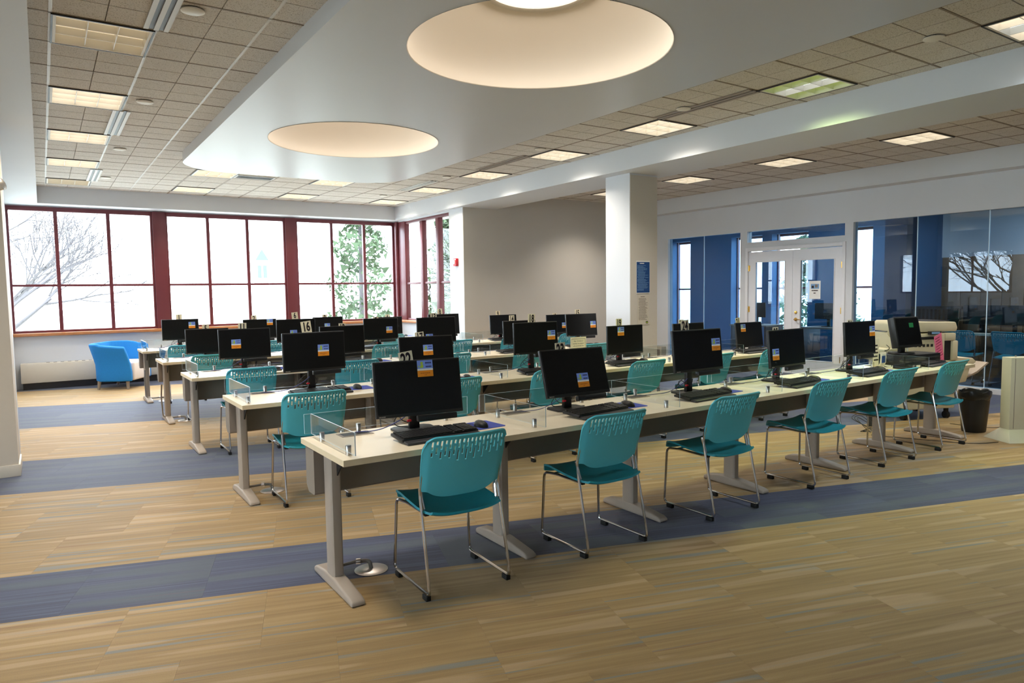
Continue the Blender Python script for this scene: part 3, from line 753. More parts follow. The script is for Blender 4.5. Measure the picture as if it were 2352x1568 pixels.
ME_logo = mesh_of(b, 'maker_mark', GTX)
def sticker_mesh():
    b = MB(); s = 0.045
    b.box(-s, s, -0.0006, 0.0004, -0.001, s, 0); b.box(-s, s, -0.0006, 0.0004, -0.011, -0.001, 1); b.box(-s, s, -0.0006, 0.0004, -s, -0.011, 2)
    # small green figure shapes and dark lettering strokes
    b.prism([(-0.030, 0.004), (-0.012, 0.004), (-0.009, 0.016), (-0.014, 0.024), (-0.010, 0.032), (-0.016, 0.038), (-0.024, 0.036), (-0.026, 0.026), (-0.022, 0.020), (-0.030, 0.012)], -0.0011, -0.0006, 'y', 3)
    b.prism([(-0.040, 0.008), (-0.036, 0.006), (-0.033, 0.016), (-0.038, 0.018)], -0.0011, -0.0006, 'y', 3)
    x = 0.002
    for w in (0.006, 0.005, 0.006, 0.005, 0.006): b.box(x, x+w, -0.0011, -0.0006, 0.026, 0.034, 4); x += w+0.0016
    x = 0.004
    for w in (0.005, 0.006, 0.005, 0.007, 0.004): b.box(x, x+w, -0.0011, -0.0006, 0.006, 0.013, 4); x += w+0.0016
    x = -0.028
    for w in (0.008, 0.011, 0.007, 0.012, 0.009): b.box(x, x+w, -0.0011, -0.0006, -0.028, -0.023, 5); x += w+0.002
    b.box(-0.006, 0.008, -0.0011, -0.0006, -0.037, -0.034, 5)
    return mesh_of(b, 'sticker', [STB, WHT, STO, STG, STI, STT])
ME_stk = sticker_mesh()
b = MB()
pts = [(-0.10, -0.07), (0.10, -0.07), (0.12, -0.05), (0.12, 0.07), (0.09, 0.10), (-0.09, 0.10), (-0.12, 0.07), (-0.12, -0.05)]
b.prism(pts, 0.0, 0.012, 'z'); ME_base = mesh_of(b, 'stand_base', BLK, bev=0.003)
def card_mesh():
    b = MB(); b.box(-0.04, 0.04, -0.0008, 0.0008, -0.16, 0.0); return mesh_of(b, 'number_card', CARD)
ME_card = card_mesh()
def cable(t, pts, m, r=0.0028, name='cable'):
    # smooth catmull-rom polyline
    P = [Vector(p) for p in pts]; out = []
    for i in range(len(P)-1):
        p0 = P[max(i-1, 0)]; p1 = P[i]; p2 = P[i+1]; p3 = P[min(i+2, len(P)-1)]
        for q in range(5):
            u = q/5; out.append(0.5*((2*p1)+(-p0+p2)*u+(2*p0-5*p1+4*p2-p3)*u*u+(-p0+3*p1-3*p2+p3)*u**3))
    out.append(P[-1]); b = MB(); b.tube(out, r, 6, cap=True); return b.build(name, m, t, smooth=True)
for n in sorted(STN):
    if n == 27: continue
    r_, k = STN[n]; x, zc, yaw, tilt, card, stk = MON[n]; y = MY[r_]
    L = 'flat black monitor%s, %s' % (' with number card %d behind its top edge' % n if n not in (25, 26) else '', where(n))
    if n in (25, 26): L = 'flat black monitor, %s' % where(n)
    if len(L.split()) > 16: L = 'black monitor with number card %d, %s' % (n, where(n))
    t = thing('monitor', L, 'monitor', (x, y+0.075, TH), math.radians(yaw), 'black monitors on the desks')
    tl = math.radians(tilt); Rm = Matrix.Translation((0, -0.075, zc-TH)) @ Matrix.Rotation(-tl, 4, 'X')
    case = link('display', ME_case, t); case.matrix_local = Rm
    s = link('screen', ME_scr, case)
    link('speaker_bar', ME_bar, case); link('maker_mark', ME_logo, case)
    if stk:
        s = link('sticker', ME_stk, case, (-MW/2+MW*stk[0], -0.0098, MH/2-MH*min(max(stk[1], 0.155), 0.84))); s['label'] = 'blue, white and orange sticker'
    b = MB(); zt = zc-TH-0.05
    b.prism([(-0.030, 0.01), (0.030, 0.01), (0.024, zt+0.02), (-0.024, zt+0.02)], 0.0, 0.03, 'y')
    b.box(-0.024, 0.024, -0.045, 0.02, zt-0.02, zt+0.03)
    b.build('stand_neck', BLK, t, bev=0.004)
    link('stand_base', ME_base, t)
    if card:
        cx, cz, rl = card
        c = link('number_card', ME_card, t); c['label'] = 'cream card printed with %d' % n
        yy = 0.012+0.02*math.sin(tl)*4
        lx = cx-x
        top = cz-TH
        c.matrix_local = Matrix.Translation((lx, -0.075+0.052*math.cos(tl)+ (MH/2)*math.sin(tl), top)) @ Matrix.Rotation(math.radians(-rl if False else rl)*-1, 4, 'Y')
        vs, fs = text_mesh(str(n), 0.098, 0.0034, 0.62)
        bt = MB(); bt.add([(vx, -0.0014, vy-0.047) for vx, vy in vs], fs)
        me = bpy.data.meshes.new('digits'); me.from_pydata(bt.v, [], bt.f); me.materials.append(INK)
        link('digits', me, c)
    rr = random.Random(n)
    dx = -0.36+0.045
    cable(t, [(-0.02, 0.0, 0.11), (-0.07, 0.01, 0.07), (-0.15, 0.03, 0.03), (-0.22, 0.05, 0.012), (X0+PIT*k+0.27-x, FRONT[r_]+0.55-y-0.075, 0.004)], CABB)
    cable(t, [(0.03, 0.0, 0.10), (0.05, 0.03, 0.06), (0.02, 0.05, 0.03), (-0.05, 0.05, 0.05), (-0.08, 0.03, 0.09), (-0.03, 0.03, 0.08), (0.0, 0.05, 0.02)], BLK, 0.0025)
    cable(t, [(-0.05, -0.01, 0.13), (-0.09, 0.0, 0.10), (-0.11, 0.03, 0.05), (-0.07, 0.05, 0.02), (0.06, 0.05, 0.006), (0.16, 0.03, 0.005)], BLK, 0.0025)
    b = MB(); b.box(-0.045, -0.022, -0.01, 0.004, 0.052, 0.064); b.build('cable_plug', RED, t, bev=0.002)

# ---------------- keyboard
def kb():
    t = thing('keyboard', '', 'keyboard', (0, 0, TH), 0, 'black keyboards')
    Ry = Matrix.Rotation(math.radians(5), 4, 'X')
    b = MB(); b.box(-0.228, 0.228, -0.055, 0.085, 0.003, 0.020, 0, Ry); b.build('key_bed', BLK, t, bev=0.005)
    b = MB(); b.box(-0.222, 0.222, -0.107, -0.055, -0.0015, 0.013, 0, Ry); b.build('palm_rest', DKG, t, bev=0.006)
    b = MB()
    for rw in range(6):
        y = 0.073-rw*0.0215; x = -0.218; segs = [(-0.218, 0.070), (0.080, 0.130), (0.140, 0.218)]
        if rw == 0: y += 0.003
        for (a, c) in segs:
            nk = round((c-a)/0.0185); wk = (c-a)/nk; i = 0
            while i < nk:
                sp = 6 if (rw == 5 and a < 0 and i == 4) else 1
                b.box(a+wk*i+0.001, a+wk*(i+sp)-0.001, y-0.0165, y, 0.020, 0.026, 0, Ry); i += sp
    o = b.build('keys', BLK, t); o['kind'] = 'stuff'
    b = MB()
    for sx in (-0.19, 0.17): b.box(sx, sx+0.02, 0.065, 0.078, -0.001, 0.010)
    b.build('riser', DKG, t)
    reg(t); return t
def mouse_():
    t = thing('mouse', '', 'mouse', (0, 0, TH+0.003), 0, 'black mice')
    b = MB(); n, m_ = 14, 6; vs = []; fs = []
    for i in range(m_+1):
        a = PI/2*i/m_
        for k in range(n):
            q = 2*PI*k/n; rx = 0.030*math.cos(a); ry = 0.054*math.cos(a)**0.8
            vs.append((rx*math.cos(q), ry*math.sin(q)+0.006*math.sin(a), 0.001+0.036*math.sin(a)**0.8))
    for i in range(m_):
        for k in range(n): fs.append((i*n+k, i*n+(k+1)%n, (i+1)*n+(k+1)%n, (i+1)*n+k))
    b.add(vs, fs); b.build('shell', BLK, t, smooth=True)
    b = MB(); b.tube([(-0.003, 0.022, 0.031), (0.003, 0.022, 0.031)], 0.006, 10); b.build('scroll_wheel', DKG, t)
    cable(t, [(0, 0.05, 0.006), (0.0, 0.09, 0.004), (-0.05, 0.13, 0.003), (-0.16, 0.16, 0.003)], BLK, 0.0018)
    reg(t); return t
KP = None; MP = None
KB = {22: (0.59, 0.205, 1), 23: (0.66, 0.20, 7), 24: (0.61, 0.22, 3)}
for n in sorted(STN):
    r_, k = STN[n]; rr = random.Random(100+n)
    kx, ky, ka = KB.get(n, (0.60+rr.uniform(-0.03, 0.04), 0.205+rr.uniform(-0.015, 0.02), rr.uniform(-2, 6)))
    if n == 27: kx, ky, ka = 0.68, 0.235, 4
    bx, by = X0+PIT*k, FRONT[r_]
    L = 'black keyboard, ' + where(n)
    if KP is None: KP = kb(); KP['label'] = L; KP.location = (bx+kx, by+ky, TH+0.010); KP.rotation_euler.z = math.radians(ka)
    else: dup(KP, (bx+kx, by+ky, TH+0.010), math.radians(ka), L)
    mx_, my_ = bx+kx+0.325, by+ky+0.08
    if n != 27:
        b = MB(); w, d = 0.11, 0.105; b.prism([(-w, -d+0.01), (-w+0.01, -d), (w-0.01, -d), (w, -d+0.01), (w, d-0.01), (w-0.01, d), (-w+0.01, d), (-w, d-0.01)], 0, 0.003, 'z')
        me = bpy.data.meshes.get('mouse_pad_mesh')
        if me is None: me = mesh_of(b, 'mouse_pad_mesh', PAD); me.name = 'mouse_pad_mesh'
        o = link('mouse_pad', me, None, (mx_+0.02, my_+0.045, TH), math.radians(rr.uniform(-4, 4))); tag(o, 'blue mouse pad, ' + where(n), 'mouse pad', 'blue mouse pads')
    if n == 27: mx_ += 0.03; my_ += 0.05
    L = 'black mouse, ' + where(n); z = TH+(0.0035 if n != 27 else 0.0005)
    if MP is None: MP = mouse_(); MP['label'] = L; MP.location = (mx_, my_, z); MP.rotation_euler.z = 0.1
    else: dup(MP, (mx_, my_, z), rr.uniform(-0.2, 0.3), L)

# ---------------- chair
def chair_back():
    bm = bmesh.new(); W2 = 0.232
    ns = 18; xs = [-W2, -0.222]; x = -0.205; xs.append(x); slotcols = []
    pitch = 0.410/ns
    for k in range(ns):
        a = -0.205+pitch*k; slotcols.append((len(xs), k)); xs += [a+pitch*0.56, a+pitch]
    # column intervals: solid then slot; slot interval index = between xs[2k+3-1], xs[2k+3]
    xs += [0.222, W2]; xs = sorted(set(round(v, 5) for v in xs))
    dz = [0.0, 0.004, 0.012, 0.022, 0.034, 0.046, 0.058, 0.070, 0.082, 0.094, 0.106, 0.120, 0.138, 0.17, 0.21, 0.25, 0.28, 0.303]  # from the top
    ztop = 0.812
    def top(x):
        q = max(0, (abs(x)-(W2-0.055))/0.055); return ztop-0.05*(1-math.sqrt(max(0, 1-q*q*0.98)))
    def bot(x):
        ax = abs(x)
        if ax > 0.195: return 0.525
        return 0.482+0.040*(ax/0.195)**4
    def pos(x, d):
        zt, zb = top(x), bot(x)
        if d <= 0.138: z = zt-d-(0 if d == 0 else 0)
        else:
            f = (d-0.138)/(0.303-0.138); z = (zt-0.138)+(zb-(zt-0.138))*f
        h = (z-0.45)/0.365
        y = -0.115-0.095*max(h, 0)**1.15-0.030*(1-(x/W2)**2)*(0.4+0.6*h)
        if d < 0.03: y -= 0.020*(1-d/0.03)**1.5
        sc = 0.955+0.045*min(1, max(0, h*1.6))
        sleeve = 0.010 if abs(x) > 0.21 else 0.0
        return (x*sc, y+sleeve, z)
    V = [[bm.verts.new(pos(x, d)) for d in dz] for x in xs]
    def isslot(i, j):
        xm = (xs[i]+xs[i+1])/2; wd = xs[i+1]-xs[i]
        if abs(xm) > 0.206 or wd > 0.0108: return False
        k = int((xm+0.205)/pitch); dm = (dz[j]+dz[j+1])/2; arc = 0.026*(1-(xm/0.2)**2)
        odd = k % 2
        a0, a1 = 0.022, (0.046 if odd else 0.070)
        b0, b1 = (0.058, 0.088+arc*0.8) if odd else (0.082, 0.108+arc)
        return a0 < dm < a1 or b0 < dm < b1
    for i in range(len(xs)-1):
        for j in range(len(dz)-1):
            if isslot(i, j): continue
            bm.faces.new((V[i][j], V[i+1][j], V[i+1][j+1], V[i][j+1]))
    bmesh.ops.recalc_face_normals(bm, faces=bm.faces)
    bmesh.ops.solidify(bm, geom=bm.faces[:], thickness=0.008)
    bmesh.ops.recalc_face_normals(bm, faces=bm.faces)
    for f in bm.faces: f.smooth = True
    for e in bm.edges: e.smooth = not (len(e.link_faces) == 2 and e.calc_face_angle(0) > 0.7)
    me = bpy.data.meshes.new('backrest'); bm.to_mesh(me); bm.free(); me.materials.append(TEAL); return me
def chair_seat():
    bm = bmesh.new(); nx, ny = 14, 16; V = []
    prof = [(-0.215, 0.425), (-0.20, 0.418), (-0.15, 0.420), (-0.08, 0.425), (0.0, 0.432), (0.07, 0.440), (0.13, 0.448), (0.175, 0.450), (0.205, 0.445), (0.222, 0.432), (0.230, 0.412), (0.232, 0.400)]
    for i in range(nx+1):
        s_ = -1+2*i/nx; col = []
        for j, (y, z) in enumerate(prof):
            w = 0.218 if y > -0.12 else 0.190+0.028*((y+0.215)/0.095)
            if y > 0.2: w -= 0.02*(y-0.2)/0.03
            x = s_*w; zz = z+0.010*abs(s_)**4-0.006*(1-s_*s_)
            col.append(bm.verts.new((x, y-(0.018*s_**4 if y < -0.18 else 0)*-1, zz)))
        V.append(col)
    for i in range(nx):
        for j in range(len(prof)-1): bm.faces.new((V[i][j], V[i+1][j], V[i+1][j+1], V[i][j+1]))
    bmesh.ops.recalc_face_normals(bm, faces=bm.faces)
    if sum(f.normal.z for f in bm.faces) < 0: bmesh.ops.reverse_faces(bm, faces=bm.faces)
    bmesh.ops.solidify(bm, geom=bm.faces[:], thickness=0.012)
    bmesh.ops.recalc_face_normals(bm, faces=bm.faces)
    for f in bm.faces: f.smooth = True
    for e in bm.edges: e.smooth = not (len(e.link_faces) == 2 and e.calc_face_angle(0) > 0.7)
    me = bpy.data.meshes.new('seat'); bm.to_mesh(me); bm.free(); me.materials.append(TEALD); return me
def fillet(pts, r=0.03, n=4):
    P = [Vector(p) for p in pts]; out = [P[0]]
    for i in range(1, len(P)-1):
        a = (P[i-1]-P[i]); c = (P[i+1]-P[i]); rr = min(r, a.length*0.45, c.length*0.45); a = a.normalized()*rr+P[i]; c = c.normalized()*rr+P[i]
        for k in range(n+1): u = k/n; out.append(a*(1-u)**2+P[i]*2*u*(1-u)+c*u*u)
    out.append(P[-1]); return out
def make_chair(label):
    t = thing('stacking_chair', label, 'chair', (0, 0, 0), 0, 'teal stacking chairs with chrome sled bases')
    link('backrest', chair_back(), t); link('seat', chair_seat(), t)
    for s_ in (-1, 1):
        X = 0.228*s_
        b = MB(); pts = fillet([(0.218*s_, -0.158, 0.66), (0.222*s_, -0.120, 0.52), (X, -0.225, 0.030), (X, 0.215, 0.030), (0.212*s_, 0.205, 0.405), (0.200*s_, 0.10, 0.412), (0.196*s_, -0.10, 0.408), (0.205*s_, -0.135, 0.42), (0.214*s_, -0.102, 0.53)], 0.03)
        # rear leg needs a sharp turn at the back; keep as is
        b.tube(pts, 0.0080, 8); f = b.build('sled_frame', CHROME, t, smooth=True)
        for y in (-0.185, 0.16):
            b = MB(); b.box(X-0.013, X+0.013, y-0.025, y+0.025, 0.0, 0.026); b.build('glide', RUB, f, bev=0.003)
        b = MB(); b.box(0.198*s_-0.012, 0.198*s_+0.012, -0.150, -0.118, 0.402, 0.424); b.build('seat_clip', RUB, t, bev=0.003)
    b = MB(); b.tube([(-0.20, 0.12, 0.412), (0.20, 0.12, 0.412)], 0.007, 8); b.build('cross_bar', CHROME, t, smooth=True)
    reg(t); return t
CH = {22: (1.72, 3.175, -2), 23: (2.685, 3.15, 0), 24: (3.745, 3.155, 0), 25: (4.91, 3.195, 0), 26: (5.945, 3.21, -2), 27: (6.90, 3.22, 0),
 16: (1.59, 5.10, -2), 17: (2.75, 5.10, 1), 18: (3.74, 5.10, -1), 19: (4.89, 5.10, 0), 20: (5.92, 5.10, 0), 21: (6.89, 5.10, 1),
 11: (1.62, 7.06, 0), 12: (2.68, 7.06, 0), 13: (3.80, 7.05, 0), 14: (4.87, 7.06, 0), 15: (5.88, 7.05, 1),
 5: (1.62, 8.92, 0), 6: (2.72, 8.92, 0), 7: (3.85, 8.92, 0), 8: (4.93, 8.92, 0), 9: (5.9, 8.92, 0), 10: (6.99, 8.92, 0),
 1: (1.64, 10.86, 0), 2: (2.78, 10.86, 0), 3: (3.75, 10.86, 0), 4: (4.75, 10.86, 0)}
CP = None
for n in sorted(CH, reverse=True):
    x, y, a = CH[n]; L = 'teal stacking chair with chrome sled base, ' + where(n)
    if len(L.split()) > 16: L = 'teal chair on chrome sled base, ' + where(n)
    if CP is None: CP = make_chair(L); CP.location = (x, y, 0); CP.rotation_euler.z = math.radians(a)
    else: dup(CP, (x, y, 0), math.radians(a), L)

# ---------------- floor outlets with conduit at the desk ends
for k, (x, y, r_) in enumerate([(1.41, 3.51, 1), (1.39, 5.40, 2), (1.36, 9.10, 4), (1.39, 11.0, 5)]):
    t = thing('floor_outlet', 'round metal floor outlet plate with conduit under the left desk, ' + ROWNAME[r_], 'floor outlet', (x, y, 0), 0, 'floor outlets')
    b = MB(); b.lathe([(0.0, 0.0), (0.088, 0.0), (0.09, 0.003), (0.07, 0.010), (0.0, 0.011)], n=32); b.build('cover_plate', DISC, t, smooth=True)
    b = MB(); b.tube(fillet([(0, 0, 0.01), (-0.005, 0.01, 0.05), (-0.06, 0.03, 0.052)], 0.02), 0.011, 10); b.build('elbow', COND, t, smooth=True)
    b = MB(); b.tube([(-0.05, 0.025, 0.052), (-0.072, 0.035, 0.052)], 0.015, 10); b.build('collar', DISC, t, smooth=True)
    b = MB(); b.tube(fillet([(-0.07, 0.034, 0.052), (-0.15, 0.04, 0.047), (-0.225, 0.02, 0.06), (-0.228, 0.01, 0.25), (-0.222, 0.01, 0.46)] if k < 2 else [(-0.07, 0.034, 0.052), (-0.15, 0.05, 0.047), (-0.235, 0.07, 0.06), (-0.245, 0.07, 0.30), (-0.24, 0.02, 0.46)], 0.05, 6), 0.009, 10); b.build('conduit', COND, t, smooth=True)

# ---------------- lounge armchair
def lounge():
    t = thing('lounge_armchair', 'curved blue tub armchair with pale seat, by the back windows', 'armchair', (1.04, 13.16, 0), math.radians(60))
    # U-shaped shell: arms and back follow a rounded rectangle opened towards +x/-y
    W_, D_ = 0.74, 0.62
    path = []
    hx, hy, r = W_/2, D_/2, 0.20
    # start at front of left arm, go back, round the corners and come to the right
    path.append((-hx, -hy)); path.append((-hx, hy-r))
    for k in range(1, 7): a = PI-PI/2*k/6; path.append((-hx+r+r*math.cos(a), hy-r+r*math.sin(a)))
    path.append((0, hy)); path.append((hx-r, hy))
    for k in range(1, 7): a = PI/2-PI/2*k/6; path.append((hx-r+r*math.cos(a), hy-r+r*math.sin(a)))
    path.append((hx, -hy*0.2)); path.append((hx, -hy))
    fine = []
    for i in range(len(path)-1):
        for q in range(3): u = q/3; fine.append((path[i][0]*(1-u)+path[i+1][0]*u, path[i][1]*(1-u)+path[i+1][1]*u))
    fine.append(path[-1])
    bm = bmesh.new(); lev = [0.13, 0.28, 0.40, 0.52, 0.64, 0.735]; V = []
    N = len(fine)
    for i, (x, y) in enumerate(fine):
        nx, ny = x/hx, y/hy; L = math.hypot(x, y)+1e-6; ed = min(i, N-1-i)/(N-1); col = []
        for z in lev:
            out = 0.085*max(0, (z-0.38)/0.36)**1.1
            fz = z
            if ed < 0.10 and z > 0.45: fz = 0.45+(z-0.45)*(0.80+2.0*ed)
            ox = out*(-1 if x < 0 else 1)*min(1, abs(x)/hx*1.0)**2; oy = out*max(0, y/hy)
            yy = y+oy
            if ed < 0.05: yy = y + 0.06*max(0, (z-0.3)/0.4)
            col.append(bm.verts.new((x+ox, yy, fz)))
        V.append(col)
    for i in range(N-1):
        for j in range(len(lev)-1): bm.faces.new((V[i][j], V[i+1][j], V[i+1][j+1], V[i][j+1]))
    bmesh.ops.recalc_face_normals(bm, faces=bm.faces)
    bmesh.ops.solidify(bm, geom=bm.faces[:], thickness=0.07)
    bmesh.ops.recalc_face_normals(bm, faces=bm.faces)
    es = [e for e in bm.edges if len(e.link_faces) == 2 and e.calc_face_angle(0) > 0.9]
    bmesh.ops.bevel(bm, geom=es, offset=0.025, segments=3, affect='EDGES', profile=0.5, clamp_overlap=True)
    for f in bm.faces: f.smooth = True
    me = bpy.data.meshes.new('shell'); bm.to_mesh(me); bm.free(); me.materials.append(FAB); link('shell', me, t)
    b = MB(); b.box(-0.29, 0.29, -0.33, 0.23, 0.14, 0.44); b.build('seat_cushion', SEATW, t, bev=0.03, seg=3)
    for sx in (-1, 1):
        for sy in (-1, 1):
            b = MB(); b.tube([(sx*0.30, sy*0.22, 0.14), (sx*0.32, sy*0.23, 0.0)], [0.028, 0.019], 10); b.build('leg', LEGW, t, smooth=True)
    return t
lounge()
t = thing('side_table', 'small round white side table standing beyond the left desk ends', 'side table', (2.45, 13.2, 0))
b = MB(); b.lathe([(0, 0), (0.20, 0), (0.16, 0.02), (0.15, 0.38), (0.0, 0.38)], n=24); b.build('drum_base', SEATW, t, smooth=True)
b = MB(); b.lathe([(0, 0.38), (0.23, 0.38), (0.23, 0.40), (0.0, 0.40)], n=32); b.build('table_top', WHT, t, smooth=True)

# ---------------- signs on the column, alarm, lamp, outlet
def dr_blue(mb):
    mb.box(-0.118, 0.118, -0.0012, -0.0006, -0.205, 0.200, 1)
    strokes(mb, -0.07, 0.07, 0.172, 0.19, 1, 0, None, y=-0.0018, gap=0.3, seed=2)
    strokes(mb, -0.105, 0.105, -0.18, 0.16, 24, 2, None, y=-0.0018, gap=0.6, seed=3, fill=0.7)
sheet('poster', 'dark blue notice with rows of small print on the square column', 'poster', 0.248, 0.43, Mxf(6.628, 6.738, 1.655), [WHT, POST, LTX], dr_blue)
def dr_wh(mb):
    strokes(mb, -0.05, 0.05, 0.165, 0.18, 1, 1, None, y=-0.0012, gap=0.3, seed=12)
    strokes(mb, -0.085, 0.085, -0.14, 0.155, 20, 1, None, y=-0.0012, gap=0.55, seed=13, fill=0.8)
    mb.box(0.045, 0.085, -0.0012, -0.0006, -0.185, -0.155, 2); mb.box(0.05, 0.08, -0.0018, -0.0012, -0.178, -0.165, 3)
sheet('poster', 'white printed notice below the blue one on the square column', 'poster', 0.215, 0.40, Mxf(6.632, 6.738, 1.225), [mat('off white paper', (206, 200, 188), 0.7), GTX, INK, STG], dr_wh)
t = thing('fire_alarm', 'small red fire alarm on the white pier beside the corner windows', 'fire alarm', (6.318, 11.19, 2.03), -PI/2)
b = MB(); b.box(-0.06, 0.06, -0.05, 0, -0.07, 0.07); b.build('housing', RED, t, bev=0.006)
b = MB(); b.box(-0.025, 0.025, -0.06, -0.05, -0.03, 0.03); b.build('strobe', WHT, t, bev=0.003)
b = MB(); b.box(-0.05, 0.05, -0.051, -0.05, 0.04, 0.055); b.build('lettering', WHT, t)
t = thing('emergency_lamp', 'beige emergency lamp head on the left pier', 'emergency light', (-0.30, 7.16, 2.42))
b = MB(); b.box(-0.16, 0.02, -0.05, 0, -0.05, 0.05); b.build('housing', BASEM, t, bev=0.01)
b = MB(); b.lathe([(0.0, -0.05), (0.03, -0.045), (0.045, -0.02), (0.05, 0.03)], n=20); b.v = [(x*1.0+0.055, -0.09-0.0+y, z) for x, y, z in b.v]
Rr = Matrix.Translation((0.055, -0.075, 0.0)) @ Matrix.Rotation(math.radians(70), 4, 'Y') @ Matrix.Rotation(math.radians(25), 4, 'X')
b.v = [tuple(Rr @ Vector((x-0.055, y+0.09, z))) for x, y, z in b.v]; b.build('lamp_head', BASEM, t, smooth=True)
b = MB(); b.lathe([(0.0, 0.04), (0.03, 0.038), (0.048, 0.03)], n=20); b.v = [tuple(Rr @ Vector(p)) for p in b.v]; b.build('lens', STEEL, t, smooth=True)
t = thing('wall_convector', 'low beige convector box on the floor between the column and glass wall', 'heater', (10.67, 10.50, 0), -PI/2)
b = MB(); b.box(-0.32, 0.32, -0.14, 0, 0.0, 0.30); b.build('cover', mat('beige convector cover', (176, 170, 156), 0.5), t, bev=0.01)
b = MB(); b.box(-0.28, 0.28, -0.145, -0.14, 0.05, 0.24); b.build('grille', GTX, t)

# ---------------- sign holder with the time-limit notice on row two
t = thing('sign_holder', 'clear acrylic sign holder with a bordered cream notice between second-row monitors', 'sign', (4.435, 5.42, TH), 0)
b = MB(); b.box(-0.105, 0.105, 0.0, 0.004, 0.0, 0.30); b.box(-0.105, 0.105, -0.05, 0.05, 0.0, 0.003); b.build('acrylic_stand', ACRY, t)
b = MB(); b.box(-0.10, 0.10, -0.003, -0.001, 0.15, 0.295, 0)
for (a, c, d, e) in ((-0.088, 0.088, 0.275, 0.278), (-0.088, 0.088, 0.160, 0.163), (-0.088, -0.086, 0.163, 0.275), (0.086, 0.088, 0.163, 0.275)): b.box(a, c, -0.004, -0.003, d, e, 1)
for k, tx in enumerate(('After 15 minutes of', 'inactivity, the computer', 'will automatically shut', 'down.')):
    vs, fs = text_mesh(tx, 0.019, 0.0, 0.8); b.add([(x, -0.0036, y+0.255-0.024*k) for x, y in vs], fs, 1)
b.build('notice_sheet', [CARD, INK], t)

# ---------------- right-hand end of the front row
t = thing('desktop_monitor', 'older square black monitor turned sideways at the right end of front row', 'monitor', (6.90, 3.50, TH+0.105), math.radians(-10))
b = MB(); b.prism([(-0.172, 0.0), (0.172, 0.0), (0.16, 0.06), (0.11, 0.12), (-0.11, 0.12), (-0.16, 0.06)], -0.145, 0.145, 'z'); 
Rm = Matrix.Translation((0, -0.07, 0.215)) @ Matrix.Rotation(math.radians(-12), 4, 'X')
b.v = [tuple(Rm @ Vector(p)) for p in b.v]; b.build('display', BLK, t, bev=0.006)
b = MB(); b.box(-0.155, 0.155, -0.0015, 0.0, -0.125, 0.132); b.v = [tuple(Rm @ Vector(p)) for p in b.v]; b.build('screen', SCR, t)
b = MB(); b.box(0.02, 0.08, -0.0025, -0.0015, 0.04, 0.085); b.v = [tuple(Rm @ Vector(p)) for p in b.v]; o = b.build('sticker', mat('green sticker print', (20, 110, 60), 0.6), t); o['label'] = 'small green sticker'
b = MB(); b.box(-0.03, 0.03, -0.02, 0.02, 0.01, 0.13); b.build('stand_neck', BLK, t, bev=0.005)
b = MB(); b.lathe([(0, 0), (0.12, 0), (0.115, 0.012), (0, 0.018)], n=24); b.build('stand_base', BLK, t, smooth=True)
t = thing('desktop_computer', 'black desktop computer lying flat under the square monitor', 'computer', (6.98, 3.49, TH), math.radians(-6))
b = MB(); b.box(-0.24, 0.34, -0.13, 0.13, 0.0, 0.10); b.build('case', BLK, t, bev=0.006)
b = MB(); b.box(-0.22, 0.10, -0.132, -0.13, 0.02, 0.085, 0); b.box(0.14, 0.32, -0.132, -0.13, 0.06, 0.075, 0); b.build('front_panel', DKG, t)
t = thing('document_scanner', 'small black card reader in front of the flat desktop computer', 'card reader', (6.62, 3.30, TH), math.radians(-4))
b = MB(); b.prism([(-0.06, 0), (0.06, 0), (0.06, 0.03), (-0.06, 0.06)], -0.13, 0.13, 'x'); b.build('body', BLK, t, bev=0.005)
b = MB(); b.box(0.04, 0.10, -0.063, -0.06, 0.008, 0.028); b.build('label_plate', CARD, t)
def cablething(name, label, pts, m=BLK, r=0.003):
    P = [Vector(p) for p in pts]; c = P[0].copy(); t = cable(None, [p-c for p in P], m, r, name); t.location = c; return tag(t, label, 'cable')
cablething('cable_bundle', 'black cable tangle hanging left of the square monitor', [(6.74, 3.56, 0.86), (6.66, 3.53, 0.88), (6.60, 3.50, 0.82), (6.62, 3.46, 0.76), (6.58, 3.50, 0.80), (6.55, 3.48, 0.745), (6.62, 3.44, 0.742), (6.60, 3.52, 0.85), (6.68, 3.5, 0.90), (6.72, 3.55, 0.93)], BLK, 0.0035)
t = thing('sign_holder', 'curved holder with a small flyer beside the fifth monitor of front row', 'sign', (6.46, 3.44, TH), math.radians(0))
b = MB(); sec = [(0.0, 0.15), (-0.004, 0.10), (0.0, 0.05), (0.015, 0.015), (0.05, 0.0)]
vs = []; fs = []
for (y, z) in sec:
    for x in (-0.05, 0.05): vs.append((x, y, z))
for (y, z) in sec:
    for x in (-0.05, 0.05): vs.append((x, y+0.002, z+0.002))
n_ = len(sec)
for i in range(n_-1):
    fs.append((2*i, 2*i+1, 2*i+3, 2*i+2)); o_ = 2*n_; fs.append((o_+2*i, o_+2*i+2, o_+2*i+3, o_+2*i+1))
for i in range(n_-1):
    for s_ in (0, 1): fs.append((2*i+s_, 2*i+2+s_, 2*n_+2*i+2+s_, 2*n_+2*i+s_))
b.add(vs, fs); b.build('curved_sheet', CARD, t)
b = MB(); b.box(-0.03, 0.025, -0.008, -0.005, 0.05, 0.115); b.build('picture', POST, t)
t = thing('notice', 'tall white printed slip standing behind the curved flyer holder', 'notice', (6.50, 3.53, TH), math.radians(0))
b = MB(); b.box(-0.05, 0.05, 0, 0.002, 0, 0.27); b.build('sheet', CARD, t)
b = MB(); strokes(b, -0.04, 0.045, 0.05, 0.22, 5, 0, None, y=-0.001, gap=0.6, seed=33); b.build('print', INK, t)
t = thing('notice', 'tall pink notice leaning at the right end of the front row', 'notice', (7.42, 3.36, TH), math.radians(0))
